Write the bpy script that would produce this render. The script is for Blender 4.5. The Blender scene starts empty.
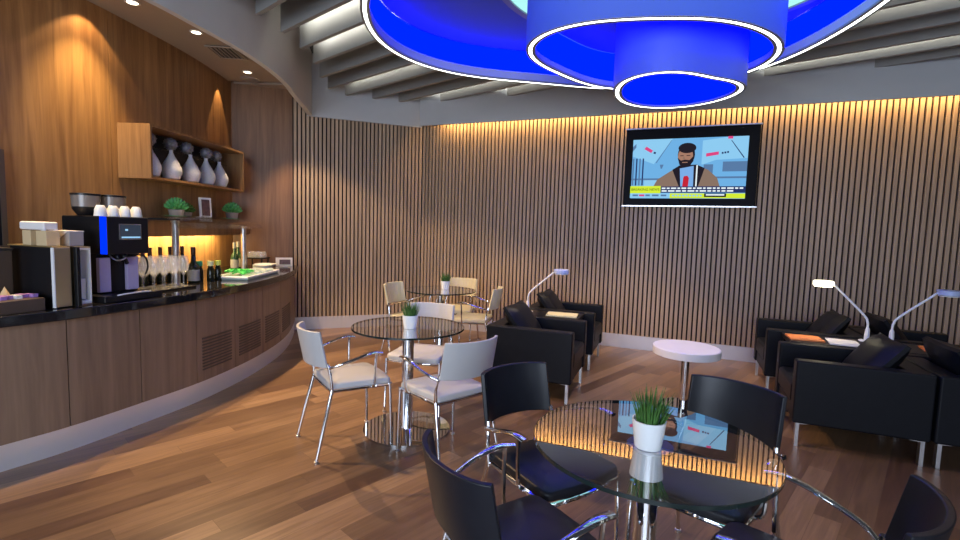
import bpy, bmesh, math, random
from mathutils import Vector, Matrix
random.seed(7)
S = bpy.context.scene
COL = S.collection
PI = math.pi

# ------------------------------------------------------------------ camera
CAM_H = 1.4322
p_, r_ = 0.0844, 0.0297
cp, sp, cr, sr = math.cos(p_), math.sin(p_), math.cos(r_), math.sin(r_)
R0, U0, F0 = Vector((1, 0, 0)), Vector((0, sp, cp)), Vector((0, cp, -sp))
Rv, Uv = R0*cr + U0*sr, -R0*sr + U0*cr
cam_d = bpy.data.cameras.new('camera')
cam = bpy.data.objects.new('camera', cam_d); COL.objects.link(cam)
M3 = Matrix((Rv, Uv, -F0)).transposed()
cam.matrix_world = Matrix.Translation((0, 0, CAM_H)) @ M3.to_4x4()
cam_d.sensor_width = 36; cam_d.lens = 36*489.27/960
cam_d.clip_start = 0.05
S.camera = cam

# ------------------------------------------------------------------ world, light, exposure
W = bpy.data.worlds.new('world'); S.world = W; W.use_nodes = True
bg = W.node_tree.nodes['Background']
bg.inputs[0].default_value = (0.66, 0.76, 1.0, 1); bg.inputs[1].default_value = 0.16
S.view_settings.view_transform = 'Standard'
S.view_settings.look = 'None'
S.view_settings.gamma = 1.0
S.view_settings.use_curve_mapping = False
S.view_settings.exposure = 0.0
try:
    S.cycles.use_denoising = True
    S.cycles.max_bounces = 10; S.cycles.transparent_max_bounces = 16
    S.cycles.sample_clamp_indirect = 6
except Exception:
    pass

def aim(o, d):
    o.rotation_euler = Vector(d).to_track_quat('-Z', 'Y').to_euler()
def area(name, loc, d, sx, sy, power, colr, spread=PI):
    l = bpy.data.lights.new(name, 'AREA'); l.shape = 'RECTANGLE'; l.size = sx; l.size_y = sy
    l.energy = power; l.color = colr; l.spread = spread
    o = bpy.data.objects.new(name, l); COL.objects.link(o); o.location = loc; aim(o, d)
    return o
def spot(name, loc, d, power, colr, ang, blend=0.4, rad=0.03):
    l = bpy.data.lights.new(name, 'SPOT'); l.energy = power; l.color = colr
    l.spot_size = math.radians(ang); l.spot_blend = blend; l.shadow_soft_size = rad
    o = bpy.data.objects.new(name, l); COL.objects.link(o); o.location = loc; aim(o, d)
    return o
WARM = (1.0, 0.62, 0.28)
SOFTW = (1.0, 0.80, 0.58)
A_ = 0.3823
CA, SA = math.cos(A_), math.sin(A_)
def WV(w, v, z=0.0):                       # room axes: w along the back wall, v towards it
    return Vector((w*CA + v*SA, -w*SA + v*CA, z))
# daylight through the glazed front of the lounge, behind the viewer, plus an added fill light
area('daylight_front', (-1.9, -3.6, 1.7), (0.12, 1, -0.02), 4.4, 2.5, 350, (0.72, 0.83, 1.0))
area('fascia_fill', (4.2, -3.6, 2.1), (-0.25, 1, 0.0), 3.0, 2.0, 110, (0.74, 0.84, 1.0))  # unseen fill added to brighten the fascia and right wall
# recessed ceiling lamps between the baffles
for i, (w_, v_, pw, ang) in enumerate([(-2.2, 5.0, 45, 90), (-0.25, 5.55, 190, 66), (2.6, 3.6, 12, 80)]):
    spot('ceiling_lamp', WV(w_, v_, 3.13), WV(-0.05, -0.16, -1), pw, SOFTW, ang, 0.5, 0.04)
# cove strip behind the fascia, washing the slatted wall
cv = area('cove_strip', WV(0.78, 6.2, 2.93), WV(0, 0.25, -1), 7.8, 0.05, 62, (1.0, 0.60, 0.22))
cv.rotation_euler = Matrix((Vector((CA, -SA, 0)), Vector((SA, CA, 0)), Vector((0, 0, 1)))).transposed().to_euler()

# ------------------------------------------------------------------ mesh helpers
class MB:
    def __init__(s): s.v, s.f, s.m, s.sm = [], [], [], []
    def add(s, vs, fs, mi=0, smooth=False):
        b = len(s.v); s.v += [tuple(x) for x in vs]
        for f in fs:
            s.f.append([b+i for i in f]); s.m.append(mi); s.sm.append(smooth)
    def box(s, c, d, rz=0, mi=0, ry=0, rx=0):
        hx, hy, hz = d[0]/2, d[1]/2, d[2]/2
        m = Matrix.Rotation(rz, 3, 'Z') @ Matrix.Rotation(ry, 3, 'Y') @ Matrix.Rotation(rx, 3, 'X')
        vs = [m @ Vector((x, y, z)) + Vector(c) for x in (-hx, hx) for y in (-hy, hy) for z in (-hz, hz)]
        s.add(vs, [(0, 1, 3, 2), (4, 6, 7, 5), (0, 4, 5, 1), (2, 3, 7, 6), (0, 2, 6, 4), (1, 5, 7, 3)], mi)
    def prism(s, pts, z0, z1, mi=0, smooth=False):
        n = len(pts)
        a = sum(pts[i][0]*pts[(i+1) % n][1]-pts[(i+1) % n][0]*pts[i][1] for i in range(n))
        if a < 0: pts = pts[::-1]
        vs = [(x, y, z0) for x, y in pts] + [(x, y, z1) for x, y in pts]
        s.add(vs, [tuple(range(n))[::-1], tuple(range(n, 2*n))], mi)
        s.add(vs, [(i, (i+1) % n, n+(i+1) % n, n+i) for i in range(n)], mi, smooth)
    def band(s, outer, inner, z0, z1, mi=0, smooth=True, closed=False):
        """solid strip between two plan curves of equal length"""
        n = len(outer)
        vs = [(x, y, z0) for x, y in outer]+[(x, y, z0) for x, y in inner]+[(x, y, z1) for x, y in outer]+[(x, y, z1) for x, y in inner]
        fs = []; fl = []
        for i in range(n if closed else n-1):
            j = (i+1) % n
            fl.append((i, j, n+j, n+i)); fl.append((2*n+i, 3*n+i, 3*n+j, 2*n+j))
            fs.append((i, 2*n+i, 2*n+j, j)); fs.append((n+i, n+j, 3*n+j, 3*n+i))
        if not closed:
            fl.append((0, n, 3*n, 2*n)); fl.append((n-1, 3*n-1, 4*n-1, 2*n-1))
        s.add(vs, fl, mi, False); s.add(vs, fs, mi, smooth)
    def tube(s, pts, r, n=10, ref=(0, 0, 1), flat=None, mi=0, smooth=True, cap=True):
        pts = [Vector(p) for p in pts]; k = len(pts)
        rs = r if isinstance(r, (list, tuple)) else [r]*k
        vs = []
        for i, p in enumerate(pts):
            t = (pts[min(i+1, k-1)]-pts[max(i-1, 0)]).normalized()
            rf = Vector(ref)
            if abs(t.dot(rf)) > 0.98: rf = Vector((1, 0, 0)) if abs(t.x) < 0.9 else Vector((0, 1, 0))
            a = t.cross(rf).normalized(); b = a.cross(t).normalized()
            fa, fb = (flat[i] if flat else (1, 1))
            for j in range(n):
                th = 2*PI*j/n
                vs.append(p + a*(math.cos(th)*rs[i]*fa) + b*(math.sin(th)*rs[i]*fb))
        fs = [(i*n+j, i*n+(j+1) % n, (i+1)*n+(j+1) % n, (i+1)*n+j) for i in range(k-1) for j in range(n)]
        s.add(vs, fs, mi, smooth)
        if cap: s.add(vs, [tuple(range(n))[::-1], tuple((k-1)*n+j for j in range(n))], mi)
    def lathe(s, prof, n=24, c=(0, 0, 0), mi=0, smooth=True):
        k = len(prof); vs = []
        for r, z in prof:
            for j in range(n):
                th = 2*PI*j/n
                vs.append((c[0]+r*math.cos(th), c[1]+r*math.sin(th), c[2]+z))
        fs = [(i*n+j, i*n+(j+1) % n, (i+1)*n+(j+1) % n, (i+1)*n+j) for i in range(k-1) for j in range(n)]
        s.add(vs, fs, mi, smooth)
        caps = []
        if prof[0][0] > 1e-5: caps.append(tuple(range(n))[::-1])
        if prof[-1][0] > 1e-5: caps.append(tuple((k-1)*n+j for j in range(n)))
        if caps: s.add(vs, caps, mi)
    def build(s, name, mats, parent=None, bevel=0, seg=2, loc=None, rotz=0, subsurf=0):
        me = bpy.data.meshes.new(name)
        me.from_pydata(s.v, [], s.f)
        for m in (mats if isinstance(mats, (list, tuple)) else [mats]): me.materials.append(m)
        me.polygons.foreach_set('material_index', s.m)
        me.polygons.foreach_set('use_smooth', s.sm)
        bm = bmesh.new(); bm.from_mesh(me)
        bmesh.ops.remove_doubles(bm, verts=bm.verts, dist=1e-5)
        bmesh.ops.recalc_face_normals(bm, faces=bm.faces)
        bm.to_mesh(me); bm.free(); me.update()
        if not bevel and not subsurf: me.set_sharp_from_angle(angle=math.radians(38))
        o = bpy.data.objects.new(name, me); COL.objects.link(o)
        if parent: o.parent = parent
        if loc is not None: o.location = loc
        o.rotation_euler = (0, 0, rotz)
        if bevel:
            b = o.modifiers.new('bevel', 'BEVEL'); b.width = bevel; b.segments = seg; b.limit_method = 'ANGLE'
            b.angle_limit = math.radians(40)
            me.polygons.foreach_set('use_smooth', [True]*len(me.polygons))
            b.harden_normals = True
        if subsurf:
            b = o.modifiers.new('subdivision', 'SUBSURF'); b.levels = subsurf; b.render_levels = subsurf
            me.polygons.foreach_set('use_smooth', [True]*len(me.polygons))
        return o

def thing(name, label, cat, loc=(0, 0, 0), rotz=0, group=None):
    o = bpy.data.objects.new(name, None); COL.objects.link(o)
    o.empty_display_size = 0.1
    o.location = loc; o.rotation_euler = (0, 0, rotz)
    o['label'] = label; o['category'] = cat
    if group: o['group'] = group
    return o
def tag(o, label, cat, group=None):
    o['label'] = label; o['category'] = cat
    if group: o['group'] = group
    return o
def struct(o):
    o['kind'] = 'structure'; return o
def dup(root, loc, rotz, label, group=None):
    r = root.copy(); COL.objects.link(r); r.location = loc; r.rotation_euler = (0, 0, rotz)
    r['label'] = label
    if group: r['group'] = group
    for ch in list(root.children):
        c = ch.copy(); COL.objects.link(c); c.parent = r
        for g in list(ch.children):
            d = g.copy(); COL.objects.link(d); d.parent = c
    return r
def catmull(pts, n=6, closed=False):
    P = [Vector(p) for p in pts]; k = len(P); out = []
    for i in range(k if closed else k-1):
        if closed: a, b, c, d = P[(i-1) % k], P[i], P[(i+1) % k], P[(i+2) % k]
        else: a, b, c, d = P[max(i-1, 0)], P[i], P[i+1], P[min(i+2, k-1)]
        for j in range(n):
            t = j/n
            out.append(0.5*((2*b)+(c-a)*t+(2*a-5*b+4*c-d)*t*t+(3*b-a-3*c+d)*t**3))
    if not closed: out.append(P[-1])
    return out
def offset2(pts, d, closed=False):
    """shift a plan curve sideways (to the right of its direction)"""
    n = len(pts); out = []
    for i in range(n):
        a = pts[(i-1) % n] if closed else pts[max(i-1, 0)]
        b = pts[(i+1) % n] if closed else pts[min(i+1, n-1)]
        tx, ty = b[0]-a[0], b[1]-a[1]; L = math.hypot(tx, ty) or 1
        out.append((pts[i][0]+ty/L*d, pts[i][1]-tx/L*d))
    return out
def at_y(curve, y):
    for i in range(len(curve)-1):
        (x0, y0), (x1, y1) = curve[i][:2], curve[i+1][:2]
        if y0 <= y <= y1: return x0+(x1-x0)*(y-y0)/(y1-y0 or 1)
    return curve[-1][0]

# ------------------------------------------------------------------ materials
def principled(name):
    m = bpy.data.materials.new(name); m.use_nodes = True
    return m, m.node_tree, m.node_tree.nodes['Principled BSDF']
def mat(name, c, rough=0.5, metal=0.0, noise=0.06, scale=12, bump=0.0, spec=0.5, coat=0.0):
    m, nt, b = principled(name); N, L = nt.nodes, nt.links
    tc = N.new('ShaderNodeTexCoord'); nz = N.new('ShaderNodeTexNoise'); nz.inputs['Scale'].default_value = scale
    L.new(tc.outputs['Object'], nz.inputs['Vector'])
    mx = N.new('ShaderNodeMix'); mx.data_type = 'RGBA'
    mx.inputs[6].default_value = tuple(max(0, x*(1-noise)) for x in c)+(1,)
    mx.inputs[7].default_value = tuple(min(1, x*(1+noise)) for x in c)+(1,)
    L.new(nz.outputs['Fac'], mx.inputs[0]); L.new(mx.outputs[2], b.inputs['Base Color'])
    b.inputs['Roughness'].default_value = rough; b.inputs['Metallic'].default_value = metal
    b.inputs['Specular IOR Level'].default_value = spec
    b.inputs['Coat Weight'].default_value = coat
    if bump:
        bp = N.new('ShaderNodeBump'); bp.inputs['Strength'].default_value = bump; bp.inputs['Distance'].default_value = 0.002
        n2 = N.new('ShaderNodeTexNoise'); n2.inputs['Scale'].default_value = scale*14
        L.new(tc.outputs['Object'], n2.inputs['Vector'])
        L.new(n2.outputs['Fac'], bp.inputs['Height']); L.new(bp.outputs['Normal'], b.inputs['Normal'])
    return m
def wood(name, c1, c2, rough=0.4, sc=(9, 9, 0.5), spec=0.4):
    m, nt, b = principled(name); N, L = nt.nodes, nt.links
    tc = N.new('ShaderNodeTexCoord'); mp = N.new('ShaderNodeMapping'); mp.inputs['Scale'].default_value = sc
    L.new(tc.outputs['Object'], mp.inputs['Vector'])
    n1 = N.new('ShaderNodeTexNoise'); n1.inputs['Scale'].default_value = 1.6; n1.inputs['Detail'].default_value = 7; n1.inputs['Distortion'].default_value = 0.8
    L.new(mp.outputs[0], n1.inputs['Vector'])
    n2 = N.new('ShaderNodeTexNoise'); n2.inputs['Scale'].default_value = 9; n2.inputs['Detail'].default_value = 4
    L.new(mp.outputs[0], n2.inputs['Vector'])
    ad = N.new('ShaderNodeMath'); ad.operation = 'MULTIPLY_ADD'; ad.inputs[1].default_value = 0.3
    L.new(n2.outputs['Fac'], ad.inputs[0]); L.new(n1.outputs['Fac'], ad.inputs[2])
    rp = N.new('ShaderNodeValToRGB'); rp.color_ramp.elements[0].position = 0.42; rp.color_ramp.elements[1].position = 0.86
    rp.color_ramp.elements[0].color = c1+(1,); rp.color_ramp.elements[1].color = c2+(1,)
    L.new(ad.outputs[0], rp.inputs[0]); L.new(rp.outputs[0], b.inputs['Base Color'])
    b.inputs['Roughness'].default_value = rough; b.inputs['Specular IOR Level'].default_value = spec
    return m
def emit(name, c, st):
    m = bpy.data.materials.new(name); m.use_nodes = True; nt = m.node_tree
    nt.nodes.clear(); e = nt.nodes.new('ShaderNodeEmission'); o = nt.nodes.new('ShaderNodeOutputMaterial')
    e.inputs[0].default_value = c+(1,); e.inputs[1].default_value = st; nt.links.new(e.outputs[0], o.inputs[0])
    return m
def glass_sheet(name, tint, p, base=0.05, rough=0.0):
    """thin pane: tinted see-through with mirror reflection rising at grazing angles"""
    m = bpy.data.materials.new(name); m.use_nodes = True; nt = m.node_tree; N, L = nt.nodes, nt.links
    N.clear(); o = N.new('ShaderNodeOutputMaterial'); t = N.new('ShaderNodeBsdfTransparent'); g = N.new('ShaderNodeBsdfGlossy')
    t.inputs[0].default_value = tint+(1,); g.inputs['Roughness'].default_value = rough
    g.inputs[0].default_value = (0.95, 0.97, 1, 1)
    lw = N.new('ShaderNodeLayerWeight'); lw.inputs[0].default_value = 0.5
    pw = N.new('ShaderNodeMath'); pw.operation = 'POWER'; pw.inputs[1].default_value = p; L.new(lw.outputs['Facing'], pw.inputs[0])
    mr = N.new('ShaderNodeMapRange'); mr.inputs[3].default_value = base; mr.inputs[4].default_value = 1.0; L.new(pw.outputs[0], mr.inputs[0])
    mx = N.new('ShaderNodeMixShader'); L.new(mr.outputs[0], mx.inputs[0]); L.new(t.outputs[0], mx.inputs[1]); L.new(g.outputs[0], mx.inputs[2])
    L.new(mx.outputs[0], o.inputs[0]); return m
def clear_glass(name, c, rough=0.02):
    m, nt, b = principled(name)
    b.inputs['Base Color'].default_value = c+(1,); b.inputs['Roughness'].default_value = rough
    b.inputs['Transmission Weight'].default_value = 1.0; b.inputs['IOR'].default_value = 1.45
    return m
def plank_floor(name, ang, wd, ln):
    m, nt, b = principled(name); N, L = nt.nodes, nt.links
    def math_(op, a=None, c=None, v1=None, v2=None):
        n = N.new('ShaderNodeMath'); n.operation = op
        if a is not None: L.new(a, n.inputs[0])
        if c is not None: L.new(c, n.inputs[1])
        if v1 is not None: n.inputs[0].default_value = v1
        if v2 is not None: n.inputs[1].default_value = v2
        return n.outputs[0]
    tc = N.new('ShaderNodeTexCoord'); mp = N.new('ShaderNodeMapping'); mp.inputs['Rotation'].default_value = (0, 0, -ang)
    L.new(tc.outputs['Object'], mp.inputs['Vector']); sx = N.new('ShaderNodeSeparateXYZ'); L.new(mp.outputs[0], sx.inputs[0])
    tv = math_('DIVIDE', sx.outputs[1], v2=wd); row = math_('FLOOR', tv); tf = math_('FRACT', tv)
    wn = N.new('ShaderNodeTexWhiteNoise'); wn.noise_dimensions = '1D'; L.new(row, wn.inputs['W'])
    off = math_('MULTIPLY', wn.outputs['Value'], v2=5.3)
    uv = math_('ADD', math_('DIVIDE', sx.outputs[0], v2=ln), off); colm = math_('FLOOR', uv); uf = math_('FRACT', uv)
    cb = N.new('ShaderNodeCombineXYZ'); L.new(row, cb.inputs[0]); L.new(colm, cb.inputs[1])
    w2 = N.new('ShaderNodeTexWhiteNoise'); w2.noise_dimensions = '2D'; L.new(cb.outputs[0], w2.inputs['Vector'])
    rp = N.new('ShaderNodeValToRGB'); e = rp.color_ramp.elements
    e[0].color = (0.115, 0.060, 0.036, 1); e[1].color = (0.295, 0.182, 0.104, 1); e[0].position = 0.0
    q = e.new(0.45); q.color = (0.172, 0.100, 0.056, 1); q = e.new(0.78); q.color = (0.235, 0.138, 0.076, 1)
    L.new(w2.outputs['Value'], rp.inputs[0])
    gm = N.new('ShaderNodeMapping'); gm.inputs['Scale'].default_value = (1.6, 22, 1); L.new(mp.outputs[0], gm.inputs['Vector'])
    va = N.new('ShaderNodeVectorMath'); va.operation = 'ADD'; L.new(gm.outputs[0], va.inputs[0]); L.new(w2.outputs['Color'], va.inputs[1])
    g = N.new('ShaderNodeTexNoise'); g.inputs['Scale'].default_value = 1.3; g.inputs['Detail'].default_value = 7; g.inputs['Distortion'].default_value = 1.2
    L.new(va.outputs[0], g.inputs['Vector'])
    gr = N.new('ShaderNodeMapRange'); gr.inputs[1].default_value = 0.3; gr.inputs[2].default_value = 0.75; gr.inputs[3].default_value = 0.72; gr.inputs[4].default_value = 1.22
    L.new(g.outputs['Fac'], gr.inputs[0])
    hs = N.new('ShaderNodeMix'); hs.data_type = 'RGBA'; hs.blend_type = 'MULTIPLY'; hs.inputs[0].default_value = 1
    L.new(rp.outputs[0], hs.inputs[6]); L.new(gr.outputs[0], hs.inputs[7])
    # thin dark seams
    e1 = math_('LESS_THAN', tf, v2=0.014); e2 = math_('LESS_THAN', uf, v2=0.0016); se = math_('MAXIMUM', e1, e2)
    m2 = N.new('ShaderNodeMix'); m2.data_type = 'RGBA'; L.new(math_('MULTIPLY', se, v2=0.6), m2.inputs[0]); L.new(hs.outputs[2], m2.inputs[6]); m2.inputs[7].default_value = (0.05, 0.025, 0.015, 1)
    L.new(m2.outputs[2], b.inputs['Base Color'])
    rr = N.new('ShaderNodeMapRange'); rr.inputs[3].default_value = 0.24; rr.inputs[4].default_value = 0.42; L.new(g.outputs['Fac'], rr.inputs[0]); L.new(rr.outputs[0], b.inputs['Roughness'])
    return m

M_floor = plank_floor('floor_planks', math.radians(47), 0.122, 1.3)
M_wood = wood('veneer', (0.17, 0.085, 0.034), (0.34, 0.19, 0.078), 0.42)
M_wood_d = wood('veneer_dark', (0.125, 0.060, 0.028), (0.235, 0.120, 0.056), 0.42)
M_front = wood('counter_veneer', (0.155, 0.098, 0.064), (0.25, 0.162, 0.108), 0.38)
M_slat = wood('slat_oak', (0.33, 0.232, 0.150), (0.50, 0.362, 0.245), 0.5, (14, 14, 0.6))
M_back = mat('slat_backing', (0.018, 0.011, 0.008), 0.9)
M_white = mat('ceiling_paint', (0.66, 0.66, 0.65), 0.8, noise=0.02)
M_grey = mat('fascia_paint', (0.50, 0.52, 0.54), 0.8, noise=0.02)
M_void = mat('ceiling_void', (0.055, 0.057, 0.06), 0.9)
M_soffit = mat('soffit_paint', (0.36, 0.30, 0.24), 0.8, noise=0.03)
M_baf = mat('baffle_paint', (0.28, 0.28, 0.27), 0.7, noise=0.03)
M_skirt = mat('skirting_metal', (0.60, 0.58, 0.60), 0.35, 0.4, noise=0.03)
M_steel = mat('brushed_steel', (0.66, 0.66, 0.68), 0.30, 1.0, noise=0.05, scale=3)
M_plinth = mat('plinth_steel', (0.80, 0.80, 0.82), 0.34, 0.62, noise=0.05, scale=3)
M_chrome = mat('chrome', (0.82, 0.83, 0.86), 0.06, 1.0, noise=0.01)
M_mirror = mat('polished_steel', (0.74, 0.74, 0.75), 0.03, 1.0, noise=0.01)
M_granite = mat('black_granite', (0.012, 0.012, 0.014), 0.08, noise=0.6, scale=60, spec=0.6)
M_leather = mat('black_leather', (0.007, 0.008, 0.011), 0.42, noise=0.2, scale=20, bump=0.2, spec=0.16)
M_seatblk = mat('black_seat_leather', (0.010, 0.012, 0.018), 0.40, noise=0.2, scale=20, bump=0.12, spec=0.34)
M_seatwht = mat('white_leather', (0.50, 0.51, 0.52), 0.45, noise=0.04, bump=0.15)
M_seatcrm = mat('cream_leather', (0.62, 0.57, 0.38), 0.45, noise=0.05, bump=0.15)
M_tglass = glass_sheet('table_glass', (0.76, 0.80, 0.80), 1.45, 0.05)
M_tedge = mat('glass_edge', (0.012, 0.022, 0.022), 0.1)
M_guard = glass_sheet('guard_glass', (0.90, 0.90, 0.88), 4.0, 0.05)
M_inner = mat('drum_lit_paint', (0.50, 0.54, 0.72), 0.6, noise=0.02)  # the drum's paint made lighter and bluer where its LEDs light it
M_shell = mat('drum_blue_spill', (0.085, 0.15, 0.40), 0.55, noise=0.02)  # blue spill from the LEDs put into the shell colour
M_lip = mat('drum_lip', (0.30, 0.31, 0.33), 0.5, noise=0.02)
M_led = emit('white_led', (0.95, 1.0, 0.95), 6.0)
M_blue = emit('blue_led', (0.0, 0.005, 1.0), 3.5)
M_blue2 = emit('blue_led_cove', (0.0, 0.0028, 1.0), 8.0)
M_cyan = emit('cyan_panel', (0.42, 0.92, 0.88), 1.1)
M_black = mat('black_plastic', (0.008, 0.008, 0.010), 0.35, noise=0.1, spec=0.3)
M_tvblack = mat('tv_black', (0.004, 0.004, 0.005), 0.6, noise=0.1, spec=0.15)
M_blackm = mat('black_matte', (0.014, 0.013, 0.013), 0.6)
M_whitep = mat('white_plastic', (0.78, 0.79, 0.80), 0.35, noise=0.02)
M_ceram = mat('white_ceramic', (0.80, 0.84, 0.86), 0.3, noise=0.02)
M_leaf = mat('grass_green', (0.055, 0.16, 0.030), 0.5, noise=0.7, scale=40)
M_leaf2 = mat('succulent_green', (0.11, 0.42, 0.13), 0.4, noise=0.5, scale=30)
M_terra = mat('clay_pot', (0.34, 0.29, 0.25), 0.7, noise=0.1)
M_vase = mat('vase_white', (0.60, 0.63, 0.68), 0.6, noise=0.18, scale=60, bump=0.6)
M_ball = mat('shaded_silver', (0.26, 0.27, 0.29), 0.4, 0.3, noise=0.8, scale=30, bump=0.6)  # darkened, so the niche's shade sits in the colour
M_bottle = mat('dark_bottle', (0.010, 0.014, 0.010), 0.06, noise=0.2)
M_bottleg = mat('green_bottle', (0.012, 0.05, 0.02), 0.06, noise=0.2)
M_capdark = mat('bottle_foil', (0.035, 0.012, 0.012), 0.35)
M_paper = mat('paper', (0.78, 0.76, 0.74), 0.7, noise=0.03)
M_orange = mat('orange_print', (0.80, 0.24, 0.06), 0.6)
M_kraft = mat('kraft_card', (0.62, 0.47, 0.27), 0.7)
M_greyp = mat('grey_card', (0.30, 0.28, 0.27), 0.6)
M_label = mat('grey_label', (0.32, 0.33, 0.34), 0.5)
M_gcap = mat('green_cap', (0.05, 0.45, 0.22), 0.4)
M_ycap = mat('yellow_cap', (0.70, 0.78, 0.12), 0.4)
M_wcap = mat('pale_yellow_cap', (0.82, 0.86, 0.45), 0.4)
M_lime = mat('green_packets', (0.06, 0.55, 0.10), 0.4, noise=0.6, scale=40)
M_glass, _nt, _b = principled('drinking_glass')
_b.inputs['Base Color'].default_value = (0.88, 0.93, 1.0, 1); _b.inputs['Alpha'].default_value = 0.15; _b.inputs['Roughness'].default_value = 0.08; _b.inputs['Specular IOR Level'].default_value = 1.0; _b.inputs['Coat Weight'].default_value = 1.0
M_icegl = mat('frosted_dish', (0.55, 0.66, 0.62), 0.15, noise=0.1)
M_violetlit = mat('violet_lit_steel', (0.42, 0.36, 0.58), 0.35)  # steel with the violet light on it put into the colour
M_purple = mat('purple_sachet', (0.40, 0.22, 0.55), 0.5)
M_brownbox = mat('brown_box', (0.075, 0.050, 0.035), 0.5)
M_scr_dark = emit('coffee_screen', (0.035, 0.045, 0.07), 1.0)
M_scr_line = emit('coffee_screen_line', (0.35, 0.65, 0.95), 1.0)
M_stripb = emit('machine_blue_strip', (0.0, 0.03, 1.0), 1.3)
M_lamp = emit('lamp_disc', (1.0, 0.88, 0.55), 14.0)
M_glow = emit('lamp_glow', (1.0, 0.92, 0.68), 2.2)
M_down = emit('downlight_disc', (1.0, 0.86, 0.62), 9.0)
M_warmstrip = emit('warm_strip', (1.0, 0.66, 0.22), 5.0)
M_bean = mat('coffee_beans', (0.05, 0.025, 0.014), 0.5, noise=0.5, scale=80)
M_smoke = mat('smoked_hopper', (0.20, 0.17, 0.15), 0.2)
M_photo = mat('photo_print', (0.10, 0.05, 0.05), 0.4, noise=0.9, scale=30)

# ------------------------------------------------------------------ setting: floor, ceiling, walls
b = MB(); b.box((1.0, 2.0, -0.05), (13, 14, 0.1)); struct(b.build('floor', M_floor))
b = MB(); b.box((1.0, 2.0, 3.68), (13, 14, 0.1)); struct(b.build('ceiling', M_void))

ZF = 2.835                                   # lower edge of the fascia
CORNER = Vector((-0.872, 7.117, 0))
LD = Vector((-0.9336, -0.3584, 0))           # along the short slatted wall, away from the corner
LN = Vector((LD.y*-1, LD.x, 0)); LN = Vector((0.3584, -0.9336, 0))  # its face looks into the room
PITCH, SW, SD = 0.0525, 0.0345, 0.022
def slat_wall(name, start, direc, face, length, z0, z1):
    b = MB(); rz = math.atan2(direc.y, direc.x)
    mid = start + direc*(length/2) - face*(SD+0.05)
    mid -= direc*0.04
    b.box((mid.x, mid.y, (z0+z1)/2), (length+0.08, 0.1, z1-z0), rz, 1)
    for i in range(int(length/PITCH)):
        c = start + direc*(PITCH*(i+0.5)) - face*(SD/2)
        b.box((c.x, c.y, (z0+z1)/2), (SW, SD, z1-z0), rz, 0)
    return struct(b.build(name, [M_slat, M_back]))
BW = Vector((CA, -SA, 0)); BN = Vector((-SA, -CA, 0))
slat_wall('wall_back', CORNER, BW, BN, 8.3, 0.165, 3.6)
slat_wall('wall_left', CORNER, LD, LN, 1.78, 0.165, 3.6)
def skirting(name, start, direc, face, length):
    b = MB(); c = start+direc*(length/2)-face*0.03
    b.box((c.x, c.y, 0.0825), (length, 0.075, 0.165), math.atan2(direc.y, direc.x))
    return struct(b.build(name, M_skirt))
skirting('baseboard_back', CORNER, BW, BN, 8.3)
skirting('baseboard_left', CORNER, LD, LN, 1.75)
# flat dark veneer panel beside the slats, then the long curved veneer wall of the bar
b = MB(); c = CORNER + LD*(1.735+0.36) - LN*0.06
b.box((c.x, c.y, 1.8), (0.715, 0.12, 3.6), math.atan2(LD.y, LD.x)); struct(b.build('wall_end', M_wood_d))
WALLC = [v.to_2d() for v in catmull([(-4.6, 0.9, 0), (-4.05, 1.7, 0), (-3.62, 2.5, 0), (-3.33, 3.3, 0), (-3.18, 4.0, 0), (-3.12, 4.6, 0), (-3.09, 5.2, 0), (-3.11, 5.76, 0), (-3.16, 6.25, 0)], 8)]
WALLC = [(v.x, v.y) for v in WALLC]
def wall_seg(y0, y1):
    return [q for q in WALLC if y0 <= q[1] <= y1]
seams = [(-9, 2.5), (2.5, 4.21), (4.21, 5.74), (5.74, 9)]
b = MB()
full = WALLC
b.band(offset2(full, -0.012), offset2(full, -0.12), 0, 3.6, 1)
for y0, y1 in seams:
    ys = [y0+0.003] + [q[1] for q in full if y0+0.01 < q[1] < y1-0.01] + [y1-0.003]
    sg = [(at_y(full, max(full[0][1], min(full[-1][1], y))), max(full[0][1], min(full[-1][1], y))) for y in ys]
    b.band(sg, offset2(sg, -0.012), 0, 3.6, 0)
struct(b.build('wall_bar', [M_wood, M_back]))
# right-hand wall, outside the picture
b = MB(); c = WV(4.75, 2.5, 1.8); b.box(c, (0.12, 8.5, 3.6), -A_); struct(b.build('wall_right', M_wood_d))

# fascia: curved drop over the bar, then along both slatted walls
FASC = catmull([(-3.35, 0.6, 0), (-2.95, 1.4, 0), (-2.62, 2.2, 0), (-2.36, 2.9, 0), (-2.214, 3.309, 0), (-2.145, 3.644, 0), (-2.06, 4.122, 0), (-2.03, 4.612, 0), (-2.06, 5.111, 0), (-2.13, 5.5, 0), (-2.21, 6.0, 0), (-2.30, 6.50, 0)], 6)
FASC = [(v.x, v.y) for v in FASC]
FO = offset2(FASC, 0.05)
b = MB(); b.band(FO, FASC, ZF, 3.63); struct(b.build('trim_1', M_white))
def fascia_line(name, p0, p1, face, off, th):
    b = MB(); a = p0+face*off; e = p1+face*off; m = (a+e)/2 - face*(th/2); d = e-a
    b.box((m.x, m.y, (ZF+3.63)/2), (d.length, th, 3.63-ZF), math.atan2(d.y, d.x)); return struct(b.build(name, M_grey))
fascia_line('trim_2', CORNER+LD*0.02, CORNER+LD*1.56, LN, 0.03, 0.03)
fascia_line('trim_3', CORNER+BW*0.03, CORNER+BW*8.3, BN, 0.15, 0.03)
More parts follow.
